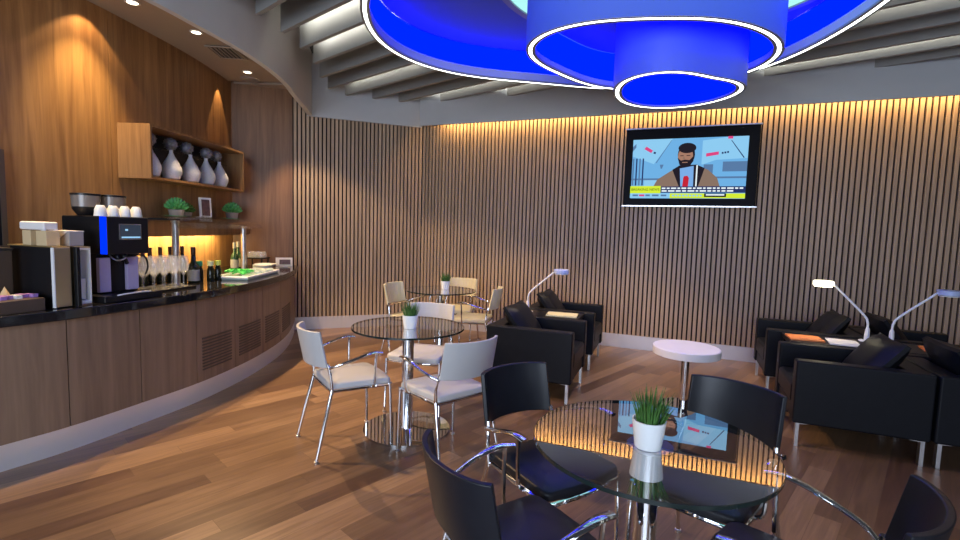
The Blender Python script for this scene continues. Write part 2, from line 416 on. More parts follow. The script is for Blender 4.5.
# bar soffit with its lamps
b = MB()
ys = [0.95+0.1*i for i in range(54)]
wl = [(at_y(WALLC, y), y) for y in ys if y <= 6.25]
fl = [(at_y(FASC, y), y) for y in ys if y <= 6.25]
b.band(fl, wl, 3.14, 3.2, 0, False)
b.prism([(-2.29, 6.45), (-2.24, 6.25), (-3.16, 6.25), (-3.14, 6.26), (-2.5, 6.50)], 3.14, 3.2)
struct(b.build('ceiling_bar', M_soffit))

# ------------------------------------------------------------------ ceiling baffles
AB = math.radians(41)
NN, DD = Vector((math.sin(AB), math.cos(AB), 0)), Vector((math.cos(AB), -math.sin(AB), 0))
starts = {0: -4.22, 1: -4.42, 2: -4.66, 3: -4.95, 4: -5.36, 5: -5.70}
def ordn(n):
    return ['first', 'second', 'third', 'fourth', 'fifth', 'sixth', 'seventh', 'eighth', 'ninth', 'tenth', 'eleventh', 'twelfth', 'thirteenth', 'fourteenth', 'fifteenth', 'sixteenth', 'seventeenth', 'eighteenth', 'nineteenth'][n-1]
CREAM = {2, 3, 6, 9, 10, 13}
KMAX = 15
for k in range(-2, KMAX+1):
    s0 = 1.92+0.3165*k
    # left end: at the short wall or the back wall fascia
    tb = (0.945*s0-6.12)/0.327
    tl = -9.0
    num = (CORNER+LN*0.05 - NN*s0).dot(LN); den = DD.dot(LN)
    tl = num/den
    hitw = (NN*s0+DD*tb).dot(BW)
    t0 = starts.get(k, (tb-0.42 if hitw > -3.2 else tl) if k > 5 else -4.05)
    t1 = 4.6
    c = NN*(s0+0.02) + DD*((t0+t1)/2)
    b = MB(); b.box((c.x, c.y, 3.15+0.14), (t1-t0, 0.04, 0.28), -AB)
    cream = k in CREAM
    o = b.build('ceiling_baffle', M_baf)
    tag(o, '%s ceiling baffle, %s in the row counted from the slatted back wall' % ('lit pale' if cream else 'unlit grey', ordn(KMAX-k+1)), 'ceiling baffle', 'parallel ceiling baffles')

    if cream:                                # slim lamp in the gap before this baffle
        c2 = NN*(s0-0.23) + DD*((t0+t1)/2+0.05)
        l = area('baffle_lamp', (c2.x, c2.y, 3.40), NN, t1-t0-0.2, 0.03, 36, (1.0, 0.98, 0.88))
        l.data.spread = math.radians(100)
        l.rotation_euler = Matrix((DD, Vector((0, 0, 1)), -NN)).transposed().to_euler()

# ------------------------------------------------------------------ pebble-shaped drum chandelier
def pebble(pts, n=96, order=4):
    cx = sum(p[0] for p in pts)/len(pts); cy = sum(p[1] for p in pts)/len(pts)
    # least-squares Fourier radius
    m = 2*order+1
    rows = []; rhs = []
    for x, y in pts:
        th = math.atan2(y-cy, x-cx); rr = math.hypot(x-cx, y-cy)
        rows.append([1]+[f(k*th) for k in range(1, order+1) for f in (math.cos, math.sin)]); rhs.append(rr)
    A = [[sum(r[i]*r[j] for r in rows)+(0.25*((i+1)//2-1)**2*(i > 2) if i == j else 0) for j in range(m)] + [sum(r[i]*q for r, q in zip(rows, rhs))] for i in range(m)]
    for i in range(m):
        pv = max(range(i, m), key=lambda r: abs(A[r][i])); A[i], A[pv] = A[pv], A[i]
        for r in range(m):
            if r != i:
                f = A[r][i]/A[i][i]
                A[r] = [x-f*y for x, y in zip(A[r], A[i])]
    co = [A[i][m]/A[i][i] for i in range(m)]
    out = []
    for j in range(n):
        th = 2*PI*j/n
        rr = co[0]+sum(co[2*k-1]*math.cos(k*th)+co[2*k]*math.sin(k*th) for k in range(1, order+1))
        out.append((cx+rr*math.cos(th), cy+rr*math.sin(th)))
    return out
P_small = pebble([(0.95, 3.65), (0.92, 3.51), (0.94, 3.4), (0.99, 3.25), (1.11, 3.16), (1.29, 3.19), (1.59, 3.29), (1.71, 3.38), (1.77, 3.47), (1.8, 3.56), (1.8, 3.7), (1.7, 3.88), (1.46, 4.07), (1.24, 4.03), (1.03, 3.85)])
P_mid = pebble([(0.28, 3.44), (0.28, 3.3), (0.34, 3.21), (0.44, 3.05), (0.59, 2.95), (0.87, 2.91), (1.13, 2.85), (1.31, 2.87), (1.52, 2.95), (1.77, 3.11), (1.91, 3.27), (1.94, 3.36), (1.97, 3.49), (1.95, 3.75), (1.7, 4.08), (1.32, 4.29), (1.05, 4.26), (0.92, 4.21), (0.71, 4.07), (0.44, 3.75)])
P_big = pebble([(-0.78, 3.29), (-0.82, 3.45), (-0.84, 3.75), (-0.82, 4.01), (-0.73, 4.28), (-0.5, 4.51), (-0.1, 4.68), (0.33, 4.82), (0.73, 4.94), (1.13, 4.97), (1.52, 4.95), (2.01, 4.71), (2.35, 4.33), (2.41, 3.9), (2.41, 3.48), (2.38, 3.26), (2.35, 3.02), (2.22, 2.55), (1.85, 2.1), (1.3, 1.85), (0.7, 1.85), (0.1, 2.05), (-0.4, 2.5), (-0.68, 2.9)])
chand = thing('drum_chandelier', 'large blue-lit ceiling light of three nested rounded drums with white rim strips', 'chandelier', (1.2, 3.4, 2.45))
CL = (1.2, 3.4, 2.45)
def loc_c(pts): return [(x-CL[0], y-CL[1]) for x, y in pts]
def drum(pts, zr, ztop, zcap, label, wall_band=None, inner_all=False, cap_hole=None):
    P = loc_c(pts); z = lambda q: q-CL[2]
    out = offset2(P, 0.022, True); ledo = offset2(P, 0.004, True); ledi = offset2(P, -0.020, True); inn = offset2(P, -0.042, True)
    b = MB(); b.band(out, offset2(P, 0.006, True), z(zr), z(ztop), 0, True, True)
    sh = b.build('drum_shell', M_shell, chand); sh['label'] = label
    b = MB(); b.band(offset2(P, 0.021, True), ledo, z(zr)-0.004, z(zr), 0, True, True)
    b.band(ledi, inn, z(zr)-0.004, z(zr)+0.01, 0, True, True); b.build('rim_lip', M_lip, sh)
    b = MB(); b.band(ledo, ledi, z(zr)-0.003, z(zr)+0.006, 0, True, True); b.build('rim_light_strip', M_led, sh)
    liner_in = offset2(P, -0.030, True); lo = offset2(P, -0.012, True)
    if inner_all:
        b = MB(); b.band(lo, liner_in, z(zr)+0.012, z(zcap), 0, True, True); b.build('blue_liner', M_blue, sh)
        b = MB(); b.prism(liner_in, z(zcap), z(zcap)+0.02); b.build('drum_cap', M_blue, sh)
    else:
        zb0, zb1 = wall_band
        b = MB(); b.band(lo, liner_in, z(zr)+0.012, z(zb0), 0, True, True); b.build('inner_wall', M_inner, sh)
        b = MB(); b.band(lo, offset2(P, -0.020, True), z(zb0), z(zb1), 0, True, True); b.build('blue_light_band', M_blue2, sh)
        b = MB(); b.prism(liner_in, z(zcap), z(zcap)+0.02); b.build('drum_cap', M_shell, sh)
    return sh
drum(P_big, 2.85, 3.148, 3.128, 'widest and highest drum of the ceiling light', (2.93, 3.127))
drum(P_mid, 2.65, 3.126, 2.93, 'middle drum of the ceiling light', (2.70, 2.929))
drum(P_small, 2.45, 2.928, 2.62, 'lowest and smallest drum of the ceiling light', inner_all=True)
b = MB()
n = 72; ring = [(1.18+1.13*math.cos(2*PI*i/n)-CL[0], 3.25+1.13*math.sin(2*PI*i/n)-CL[1]) for i in range(n)]
b.prism(ring, 3.113-CL[2], 3.127-CL[2]); b.build('cyan_light_panel', M_cyan, chand)
b = MB(); b.band(offset2(ring, 0.05, True), ring, 3.10-CL[2], 3.127-CL[2], 0, True, True); b.build('panel_rim', M_lip, chand)

# ------------------------------------------------------------------ television on the slatted wall
TV_O = WV(0.06, 6.28, 1.766)
tv = thing('television', 'wide flat television showing a news bulletin on the slatted wall', 'television', TV_O, -A_)
TW, TH = 1.421, 0.893
FRONT = -0.075                                # local y of the panel front
b = MB(); b.box((0, FRONT/2+0.002, TH/2), (TW, -FRONT-0.004, TH)); b.build('casing', M_tvblack, tv, 0.008)
for z in (TH+0.006, -0.006):
    b = MB(); b.box((0, FRONT+0.003, z), (TW+0.02, 0.05, 0.012)); b.build('trim_strip', M_steel, tv)
sx0, sx1, sz0, sz1 = -0.625, 0.60, 0.085, 0.775
def scr(u, t): return (sx0+(sx1-sx0)*u, sz1-(sz1-sz0)*t)
SC = [emit('tv_sky', (0.16, 0.44, 0.78), 1.0), emit('tv_pale', (0.27, 0.60, 0.88), 1.0), emit('tv_navy', (0.02, 0.035, 0.13), 1.0), emit('tv_yellow', (0.66, 0.84, 0.04), 1.0),
      emit('tv_coat', (0.25, 0.17, 0.13), 1.0), emit('tv_skin', (0.38, 0.20, 0.14), 1.0), emit('tv_hair', (0.018, 0.014, 0.022), 1.0), emit('tv_shirt', (0.20, 0.42, 0.80), 1.0),
      emit('tv_tie', (0.55, 0.02, 0.04), 1.0), emit('tv_white', (0.85, 0.95, 1.0), 1.0), emit('tv_red', (0.72, 0.06, 0.22), 1.0), emit('tv_slate', (0.10, 0.20, 0.38), 1.0), emit('tv_black', (0.01, 0.01, 0.015), 1.0)]
def spoly(b, pts, layer, mi):
    y = FRONT-0.001-0.0006*layer
    q = [scr(u, t) for u, t in pts]
    b.add([(x, y, z) for x, z in q], [tuple(range(len(q)))], mi)
def sell(cx, cy, rx, ry, n=20, a0=0, a1=2*PI):
    return [(cx+rx*math.cos(a0+(a1-a0)*i/n), cy+ry*math.sin(a0+(a1-a0)*i/n)) for i in range(n)]
def rect(u0, t0, u1, t1): return [(u0, t0), (u1, t0), (u1, t1), (u0, t1)]
b = MB()
spoly(b, rect(0, 0, 1, 1), 0, 0)
spoly(b, [(0, 0), (.36, 0), (.2, .42), (0, .28)], 1, 1); spoly(b, [(.62, .05), (.86, 0), (1, 0), (1, .36), (.62, .44)], 1, 1)
spoly(b, [(.0, .12), (.03, .07), (.03, .13), (0, .2)], 2, 11)
for i in range(4): spoly(b, rect(.005+.03*i, .32, .018+.03*i, .78), 2, 11 if i % 2 == 0 else 2)
spoly(b, rect(0, .66, .27, .69), 2, 11); spoly(b, rect(.12, .69, .25, .8), 2, 1)
spoly(b, [(.6, .46), (.74, .37), (1, .35), (1, .62), (.6, .62)], 2, 0); spoly(b, rect(.80, .40, 1, .56), 3, 11); spoly(b, rect(.64, .44, .72, .6), 3, 11); spoly(b, rect(.72, .64, 1, .67), 3, 11)
spoly(b, [(.345, .03), (.35, .03), (.225, .4), (.215, .4)], 2, 11); spoly(b, [(.855, .06), (.862, .06), (.975, .34), (.968, .35)], 2, 2)
spoly(b, [(.105, .16), (.125, .12), (.185, .19), (.17, .23)], 2, 10); spoly(b, [(.195, .21), (.215, .22), (.21, .25), (.19, .24)], 2, 2)
spoly(b, [(.655, .26), (.76, .235), (.76, .285), (.655, .315)], 2, 10); spoly(b, rect(.83, -.005, .87, .035), 2, 10)
for i in range(3): spoly(b, rect(.785+.022*i, .245-.006*i, .80+.022*i, .275-.006*i), 2, 2)
spoly(b, [(.255, .43), (.29, .43), (.275, .5), (.265, .5)], 2, 11)
# newsreader: coat, shirt, tie, head, beard, hair
spoly(b, [(.20, .82), (.24, .68), (.34, .56), (.42, .47), (.58, .45), (.68, .53), (.76, .66), (.79, .82)], 4, 4)
spoly(b, [(.37, .52), (.43, .45), (.58, .44), (.65, .50), (.60, .82), (.44, .82)], 5, 6)
spoly(b, [(.435, .50), (.555, .46), (.56, .82), (.45, .82)], 6, 7); spoly(b, [(.475, .63), (.505, .62), (.52, .66), (.515, .82), (.465, .82), (.47, .66)], 7, 8)
spoly(b, rect(.578, .45, .59, .82), 7, 9)
spoly(b, sell(.485, .275, .075, .185), 8, 6); spoly(b, sell(.478, .30, .066, .155), 9, 5)
spoly(b, sell(.49, .165, .078, .085), 10, 6)
spoly(b, [(.41, .32), (.44, .37), (.475, .355), (.515, .365), (.547, .30), (.55, .38), (.515, .475), (.47, .49), (.43, .44)], 10, 6)
spoly(b, rect(.452, .395, .50, .408), 11, 5)
spoly(b, rect(.432, .285, .462, .297), 11, 6); spoly(b, rect(.487, .282, .52, .294), 11, 6); spoly(b, [(.466, .295), (.474, .345), (.456, .342)], 11, 4)
# captions
spoly(b, rect(-.005, .79, .275, .915), 12, 3); spoly(b, rect(.275, .80, 1, .905), 12, 2)
for r in range(2):
    x = .285
    while x < (.985 if r == 0 else .86):
        d = random.uniform(.02, .06); spoly(b, rect(x, .818+.045*r, x+d, .842+.045*r), 13, 9); x += d+.012
spoly(b, rect(-.005, .915, 1, .995), 12, 3); spoly(b, rect(-.005, .915, .36, .995), 13, 1); spoly(b, rect(.66, .915, .845, .975), 13, 12); spoly(b, rect(.675, .928, .83, .95), 14, 9)
for i, (x, d) in enumerate([(.02, .05), (.08, .05), (.14, .04), (.2, .06), (.28, .05)]): spoly(b, rect(x, .935, x+d, .965), 14, 10 if i == 1 else 11)
for i in range(9): spoly(b, rect(.38+.03*i, .94, .40+.03*i, .965), 14, 1)
b.build('screen', SC, tv)
def text_mesh(txt, size, m, parent, loc, rot, name):
    cu = bpy.data.curves.new('txt', 'FONT'); cu.body = txt; cu.size = size; cu.align_x = 'CENTER'; cu.align_y = 'CENTER'
    to = bpy.data.objects.new('txt', cu); COL.objects.link(to)
    bpy.context.view_layer.update()
    me = bpy.data.meshes.new_from_object(to.evaluated_get(bpy.context.evaluated_depsgraph_get()))
    bpy.data.objects.remove(to); me.materials.clear(); me.materials.append(m)
    o = bpy.data.objects.new(name, me); COL.objects.link(o); o.parent = parent; o.location = loc; o.rotation_euler = rot
    return o
q = scr(.135, .853)
text_mesh('BREAKING NEWS', 0.041, SC[12], tv, (q[0], FRONT-0.012, q[1]), (PI/2, 0, 0), 'caption')

# ------------------------------------------------------------------ bar counter
FRONTC = catmull([(-3.75, 0.95, 0), (-3.35, 1.5, 0), (-2.98, 2.05, 0), (-2.63, 2.62, 0), (-2.47, 2.92, 0), (-2.33, 3.32, 0), (-2.19, 3.8, 0), (-2.115, 4.4, 0), (-2.12, 5.0, 0), (-2.185, 5.5, 0), (-2.31, 6.0, 0), (-2.42, 6.36, 0)], 8)
FRONTC = [(v.x, v.y) for v in FRONTC]
ZC, ZS = 0.88, 0.818
counter = thing('bar_counter', 'curved wood-fronted bar counter with a black stone top and steel plinth', 'counter', (-2.6, 4.0, 0))
CB = (-2.6, 4.0)
def lc(pts): return [(x-CB[0], y-CB[1]) for x, y in pts]
def poly_between(front, y0, y1, back_off):
    f = [q for q in front if y0 <= q[1] <= y1]
    bk = [(x+back_off, y) for x, y in WALLC if y0 <= y <= 6.0]
    return f, bk
f, bk = poly_between(FRONTC, 0.95, 7, 0.004)
b = MB(); b.prism(lc(offset2(f, -0.025) + bk[::-1]), 0.15, ZS); b.build('carcass', M_blackm, counter)
b = MB(); b.prism(lc(offset2(f, -0.006) + bk[::-1]), 0.0, 0.15, 0, True); b.build('plinth', M_plinth, counter)
joints = [0.95, 1.75, 2.35, 2.90, 3.32, 3.76, 4.22, 4.72, 5.22, 5.8, 6.36]
for y0, y1 in zip(joints, joints[1:]):
    ys = [y0+0.003]+[q[1] for q in FRONTC if y0+0.01 < q[1] < y1-0.01]+[y1-0.003]
    sg = [(at_y(FRONTC, y), y) for y in ys]
    b = MB(); b.band(lc(sg), lc(offset2(sg, -0.023)), 0.152, ZS-0.002); pn = b.build('front_panel', M_front, counter)
    if 3.7 < y0 < 5.3:
        m0, m1 = y0+(y1-y0)*0.12, y1-(y1-y0)*0.12
        sg2 = [(at_y(FRONTC, m0+(m1-m0)*i/6), m0+(m1-m0)*i/6) for i in range(7)]
        b = MB()
        for r in range(11): b.band(lc(offset2(sg2, 0.006)), lc(offset2(sg2, -0.002)), 0.24+0.025*r, 0.252+0.025*r)
        b.build('vent_grille', M_brownbox, pn)
fo = offset2(f, 0.045)
b = MB(); b.prism(lc(fo + [(-2.47, 6.46), (-3.0, 6.24)] + bk[::-1]), ZS, ZC, 0, True); b.build('countertop', M_granite, counter, 0.006)

# local frame along the counter: t along the front, n out to the room
def frame_at(y):
    x0, x1 = at_y(FRONTC, y-0.05), at_y(FRONTC, y+0.05)
    t = Vector((x1-x0, 0.1, 0)).normalized(); return t, Vector((t.y, -t.x, 0))
RZ = math.atan2(0.954, 0.30)                 # local x along the counter, local -y towards the room

# coffee machine (front-left corner on the counter at MC)
MC = Vector((-2.43, 3.18, ZC)); mt, mn = Vector((0.30, 0.954, 0)), Vector((0.954, -0.30, 0))
mach = thing('coffee_machine', 'black bean-to-cup coffee machine with a touch screen and blue light strip', 'coffee machine', MC, RZ)
# local: x along the counter (0..0.42), y towards the wall (0..0.42), z up
b = MB(); b.box((0.14, 0.19, 0.022), (0.40, 0.48, 0.044)); b.build('drip_tray', M_black, mach, 0.006)
b = MB(); b.box((0.145, 0.26, 0.18), (0.28, 0.30, 0.27)); b.build('lower_body', M_black, mach, 0.006)
b = MB(); b.box((0.145, 0.21, 0.435), (0.29, 0.42, 0.25)); b.build('head', M_black, mach, 0.010)
b = MB(); b.box((0.035, 0.090, 0.17), (0.075, 0.03, 0.23)); b.build('side_panel', M_violetlit, mach, 0.004)
b = MB(); b.box((0.225, 0.090, 0.17), (0.080, 0.03, 0.23)); b.build('side_panel', M_violetlit, mach, 0.004)
b = MB(); b.box((-0.001, 0.030, 0.435), (0.006, 0.055, 0.246)); b.build('blue_light_strip', M_stripb, mach)
b = MB(); b.box((0.155, -0.002, 0.46), (0.150, 0.006, 0.105)); fr = b.build('screen_frame', M_steel, mach)
b = MB(); b.box((0.155, -0.006, 0.46), (0.140, 0.004, 0.093)); b.box((0.155, -0.0085, 0.423), (0.13, 0.002, 0.010), mi=1); b.box((0.125, -0.0085, 0.473), (0.018, 0.002, 0.012), mi=1); b.build('touch_screen', [M_scr_dark, M_scr_line], fr)
for x in (0.105, 0.15):
    b = MB(); b.tube(catmull([(x, 0.06, 0.31), (x, 0.05, 0.28), (x+0.015, 0.05, 0.24)], 5), 0.012, 8); b.build('spout', M_black, mach)
b = MB(); b.tube(catmull([(0.06, 0.07, 0.305), (0.07, 0.02, 0.27), (0.11, 0.0, 0.28), (0.15, 0.03, 0.305)], 6), 0.005, 8); b.build('milk_hose', M_steel, mach)
b = MB(); b.tube(catmull([(0.20, 0.06, 0.305), (0.25, 0.0, 0.29), (0.275, 0.0, 0.22), (0.27, 0.02, 0.16)], 6), 0.006, 8); b.build('steam_wand', M_black, mach)
for hx, hy in ((0.06, 0.27), (0.235, 0.27)):
    b = MB(); b.lathe([(0.045, 0.5605), (0.050, 0.565), (0.076, 0.605), (0.078, 0.62)], 24, (hx, hy, 0)); hp = b.build('hopper_base', M_black, mach)
    b = MB(); b.lathe([(0.078, 0.62), (0.081, 0.695)], 24, (hx, hy, 0)); b.build('hopper', M_smoke, hp)
    b = MB(); b.lathe([(0.072, 0.621), (0.072, 0.66)], 24, (hx, hy, 0)); b.build('beans', M_bean, hp)
    b = MB(); b.lathe([(0.084, 0.695), (0.084, 0.708), (0.02, 0.714)], 24, (hx, hy, 0)); b.build('hopper_lid', M_black, hp)
# cups upside down on the machine
def cup_mesh():
    b = MB(); b.lathe([(0.020, 0.072), (0.024, 0.066), (0.031, 0.05), (0.038, 0.0), (0.035, 0.0), (0.028, 0.05), (0.0, 0.063)], 20)
    b.tube(catmull([(0.036, 0, 0.02), (0.056, 0, 0.022), (0.054, 0, 0.046), (0.030, 0, 0.050)], 5), 0.005, 6, ref=(0, 1, 0)); return b
cup0 = None
for i, (cx, cy, wh) in enumerate([(-0.005, 0.085, 'first in line from the blue strip'), (0.075, 0.085, 'second in line from the blue strip'), (0.155, 0.085, 'third in line from the blue strip'), (0.235, 0.085, 'fourth, furthest from the blue strip')]):
    loc = MC + mt*(cx+0.03) - mn*cy + Vector((0, 0, 0.5605))
    lab = 'white coffee cup upside down on the coffee machine, ' + wh
    o = cup_mesh().build('coffee_cup', M_ceram, None, 0, 2, loc, RZ+1.5) if i == 0 else cup0.copy()
    if i == 0: cup0 = o
    else: COL.objects.link(o); o.location = loc; o.rotation_euler = (0, 0, RZ+1.5+0.12*i)
    tag(o, lab, 'cup', 'cups on the coffee machine')
# milk coolers beside it
C2 = MC - mt*0.195 + mn*0.005
cool = thing('milk_cooler', 'slim steel-sided milk cooler standing open, white inside, against the coffee machine', 'milk cooler', C2, RZ)
b = MB(); b.box((0.004, 0.19, 0.185), (0.008, 0.36, 0.355)); b.box((0.091, 0.19, 0.185), (0.008, 0.36, 0.355)); b.box((0.0475, 0.19, 0.005), (0.095, 0.36, 0.01)); b.box((0.0475, 0.19, 0.3635), (0.095, 0.36, 0.008)); b.build('cabinet', mat('wood_reflecting_steel', (0.50, 0.44, 0.30), 0.3, 0.9), cool)  # gold cast of the mirrored wood put into the steel colour
b = MB(); b.box((0.0475, 0.10, 0.185), (0.078, 0.02, 0.345)); b.box((0.013, 0.05, 0.185), (0.008, 0.1, 0.345)); b.box((0.083, 0.05, 0.185), (0.008, 0.1, 0.345)); b.box((0.0475, 0.05, 0.02), (0.078, 0.1, 0.02)); b.box((0.0475, 0.05, 0.352), (0.078, 0.1, 0.012)); b.build('liner', M_whitep, cool)
b = MB(); b.box((0.0, -0.012, 0.185), (0.022, 0.028, 0.365)); b.build('door_edge', M_black, cool, 0.003)
b = MB(); b.box((0.05, 0.06, 0.10), (0.05, 0.06, 0.13)); b.build('milk_box', M_paper, cool, 0.003)
C1 = C2 - mt*0.115 + mn*0.0
cool2 = thing('milk_cooler', 'slim black milk cooler with a white front edge, next to the tea box', 'milk cooler', C1, RZ)
b = MB(); b.box((0.045, 0.21, 0.185), (0.09, 0.38, 0.36)); b.build('cabinet', M_black, cool2, 0.006)
b = MB(); b.box((0.045, 0.010, 0.185), (0.09, 0.016, 0.36)); b.build('door', mat('wood_reflecting_door', (0.50, 0.45, 0.32), 0.28, 0.9), cool2, 0.004)  # door steel tinted to carry the warm wood it reflects
b = MB(); b.box((-0.003, 0.010, 0.185), (0.006, 0.022, 0.36)); b.build('door_trim', M_whitep, cool2)
b = MB(); b.box((0.045, 0.21, 0.3685), (0.094, 0.40, 0.007)); b.build('lid', mat('brass_lid', (0.5, 0.38, 0.18), 0.35, 0.8), cool2)
zt = ZC+0.373
def on_c(base, x, y, z): return base + mt*x - mn*y + Vector((0, 0, z))
# boxes on the coolers
bx = thing('stirrer_box', 'pale card box of wooden stirrers on the black cooler', 'box', on_c(C1, 0.045, 0.25, 0.3725), RZ)
b = MB(); b.box((0, 0, 0.045), (0.075, 0.075, 0.09)); b.build('carton', M_kraft, bx, 0.003)
b = MB(); b.box((0, 0, 0.118), (0.08, 0.22, 0.05)); o = b.build('napkin_pack', M_paper, None, 0.01, 2, on_c(C1, 0.045, 0.20, 0.3725), RZ)
tag(o, 'long white napkin pack lying across the small boxes on the coolers', 'napkin pack')
bx = thing('sugar_box', 'clear-fronted box of brown sugar sachets beside the stirrer box', 'box', on_c(C1, 0.045, 0.12, 0.3725), RZ)
b = MB(); b.box((0, 0, 0.045), (0.075, 0.09, 0.09)); b.build('carton', M_kraft, bx, 0.003)
b = MB()
for i in range(7): b.box((-0.03+0.01*i, random.uniform(-.02, .02), 0.093), (0.008, 0.035, 0.03), 0.3*(i % 3-1)*0.2, 0, 0.2*(i % 2))
b.v = [(x, y, z-0.006) for x, y, z in b.v]
b.build('sachets', M_paper, bx)
bx = thing('napkin_holder', 'grey box with a folded white napkin hanging over its front', 'napkin holder', on_c(C2, 0.05, 0.16, 0.3685), RZ)
b = MB(); b.box((0, 0, 0.045), (0.085, 0.20, 0.09)); b.build('holder', M_greyp, bx, 0.004)
b = MB(); b.box((-0.0, 0, 0.0925), (0.09, 0.20, 0.005)); b.add([(-0.046, -0.095, 0.094), (-0.046, 0.09, 0.094), (-0.049, 0.005, 0.03), (-0.044, -0.095, 0.094), (-0.044, 0.09, 0.094), (-0.0445, 0.005, 0.03)], [(0, 1, 2), (5, 4, 3), (0, 2, 5, 3), (1, 4, 5, 2)]); b.build('napkin', M_paper, bx)
# tea box, dark flask box, cable
TB = C1 - mt*0.20 + mn*0.0
tb = thing('tea_box', 'open brown tea box with purple and white sachets at the counter end', 'tea box', TB, RZ)
b = MB(); b.box((-0.03, 0.12, 0.0375), (0.36, 0.22, 0.075)); b.build('box', M_brownbox, tb, 0.004)
for i in range(9):
    b = MB(); b.box((-0.17+0.037*i, 0.09+0.02*(i % 2), 0.085), (0.03, 0.06, 0.02), 0.1*(i % 3), 0); b.build('sachet', M_purple if i % 3 else M_paper, tb)
b = MB(); b.lathe([(0.03, 0), (0.03, 0.0), (0.001, 0.06)], 8, (0.06, 0.20, 0.075)); b.build('knob', M_kraft, tb)
bx = thing('flask_box', 'tall dark box standing behind the tea box', 'box', TB - mn*0.36 + mt*0.05, RZ)
b = MB(); b.box((0, 0, 0.17), (0.2, 0.16, 0.34)); b.build('body', M_brownbox, bx, 0.006)
b = MB(); b.box((0, 0, 0.347), (0.205, 0.165, 0.014)); b.build('lid', M_blackm, bx)
b = MB(); zc = ZC+0.005
b.tube(catmull([(0.02, -0.05, 0.05), (0.06, -0.06, 0.055), (0.12, -0.055, 0.056), (0.2, -0.045, 0.056), (0.26, -0.04, 0.052)], 6), 0.005, 8)
b.v = [(x, y, z) for x, y, z in b.v]
o = b.build('power_cable', M_whitep, None, 0, 2, MC + Vector((0, 0, -0.006)), RZ); tag(o, 'white cable lying along the drip tray of the coffee machine', 'cable')

# glasses tray
t5, n5 = frame_at(3.8)
GT = Vector((-2.47, 3.79, ZC)); RG = math.atan2(t5.y, t5.x)
tr = MB(); tr.box((0.015, 0.06, 0.008), (0.45, 0.30, 0.016)); o = tr.build('serving_tray', M_black, None, 0.004, 2, GT, RG); tag(o, 'black serving tray holding the wine glasses', 'tray')
def wineglass():
    b = MB(); b.lathe([(0.036, 0), (0.036, 0.003), (0.006, 0.008), (0.0045, 0.03), (0.0045, 0.085), (0.012, 0.10), (0.034, 0.125), (0.043, 0.16), (0.040, 0.20), (0.033, 0.245), (0.031, 0.245), (0.038, 0.20), (0.041, 0.16), (0.032, 0.128), (0.0, 0.106)], 20); return b
g0 = None
for r in range(2):
    for i in range(5):
        loc = GT + t5*(-0.19+0.093*i+0.02*r) - n5*(-0.02+0.13*r) + Vector((0, 0, 0.0165))
        if g0 is None: g0 = o = wineglass().build('wine_glass', M_glass, None, 0, 2, loc)
        else: o = g0.copy(); COL.objects.link(o); o.location = loc
        tag(o, 'stemmed wine glass, %s from the coffee machine in the %s row of the black tray' % (ordn(i+1), ('front', 'rear')[r]), 'wine glass', 'wine glasses on the black tray')
# bottles
def bottle(name, label, loc, h, r, glassm, capm, labm=None, group=None, neck=0.35):
    t = thing(name, label, 'bottle', loc, 0, group)
    b = MB(); zn = h*(1-neck)
    b.lathe([(r*0.9, 0), (r, 0.01), (r, zn*0.82), (r*0.85, zn*0.92), (r*0.42, zn*1.08), (r*0.36, h*0.97)], 18); b.build('bottle_body', glassm, t)
    b = MB(); b.lathe([(r*0.40, h*0.78), (r*0.42, h*0.80), (r*0.42, h), (0.001, h)], 14); b.build('foil', capm, t)
    if labm:
        b = MB(); b.lathe([(r*1.01, h*0.06), (r*1.015, h*0.07), (r*1.015, h*0.36), (r*1.01, h*0.37)], 18); b.build('label_band', labm, t)
    return t
for i, (x, y) in enumerate([(-2.72, 3.93), (-2.73, 4.03), (-2.715, 4.14), (-2.72, 4.28), (-2.70, 4.42)]):
    bottle('wine_bottle', 'dark wine bottle with a red-brown foil behind the wine glasses, %s from the coffee machine' % ordn(i+1), (x, y, ZC), 0.315, 0.037, M_bottle, M_capdark, None, 'wine bottles behind the glasses')
bottle('sparkling_wine_bottle', 'dark sparkling wine bottle with a grey label in front of the lit back panel', (-2.535, 4.31, ZC), 0.315, 0.048, M_bottle, M_capdark, M_label, None, 0.45)
for i, (x, y, cm, cn) in enumerate([(-2.535, 4.40, M_gcap, 'green'), (-2.465, 4.455, M_wcap, 'pale yellow'), (-2.455, 4.56, M_ycap, 'bright yellow')]):
    t = thing('juice_bottle', 'small dark juice bottle with a %s cap in front of the green packets' % cn, 'bottle', (x, y, ZC+0.001), 0, 'small capped bottles')
    b = MB(); b.lathe([(0.030, 0), (0.032, 0.006), (0.032, 0.095), (0.020, 0.13), (0.020, 0.145)], 16); b.build('bottle_body', M_bottle, t)
    b = MB(); b.lathe([(0.027, 0.14), (0.027, 0.183), (0.001, 0.185)], 16); b.build('cap', cm, t)
for i, (x, y, g) in enumerate([(-2.83, 5.62, 'first of the pair'), (-2.80, 5.76, 'second of the pair'), (-2.93, 5.90, 'standing behind the guard post')]):
    bottle('champagne_bottle', 'dark green champagne bottle near the end of the buffet, ' + g, (x, y, ZC), 0.31, 0.043, M_bottleg, mat('pale_foil', (0.6, 0.62, 0.5), 0.3, 0.6), M_label, 'champagne bottles at the buffet end', 0.42)
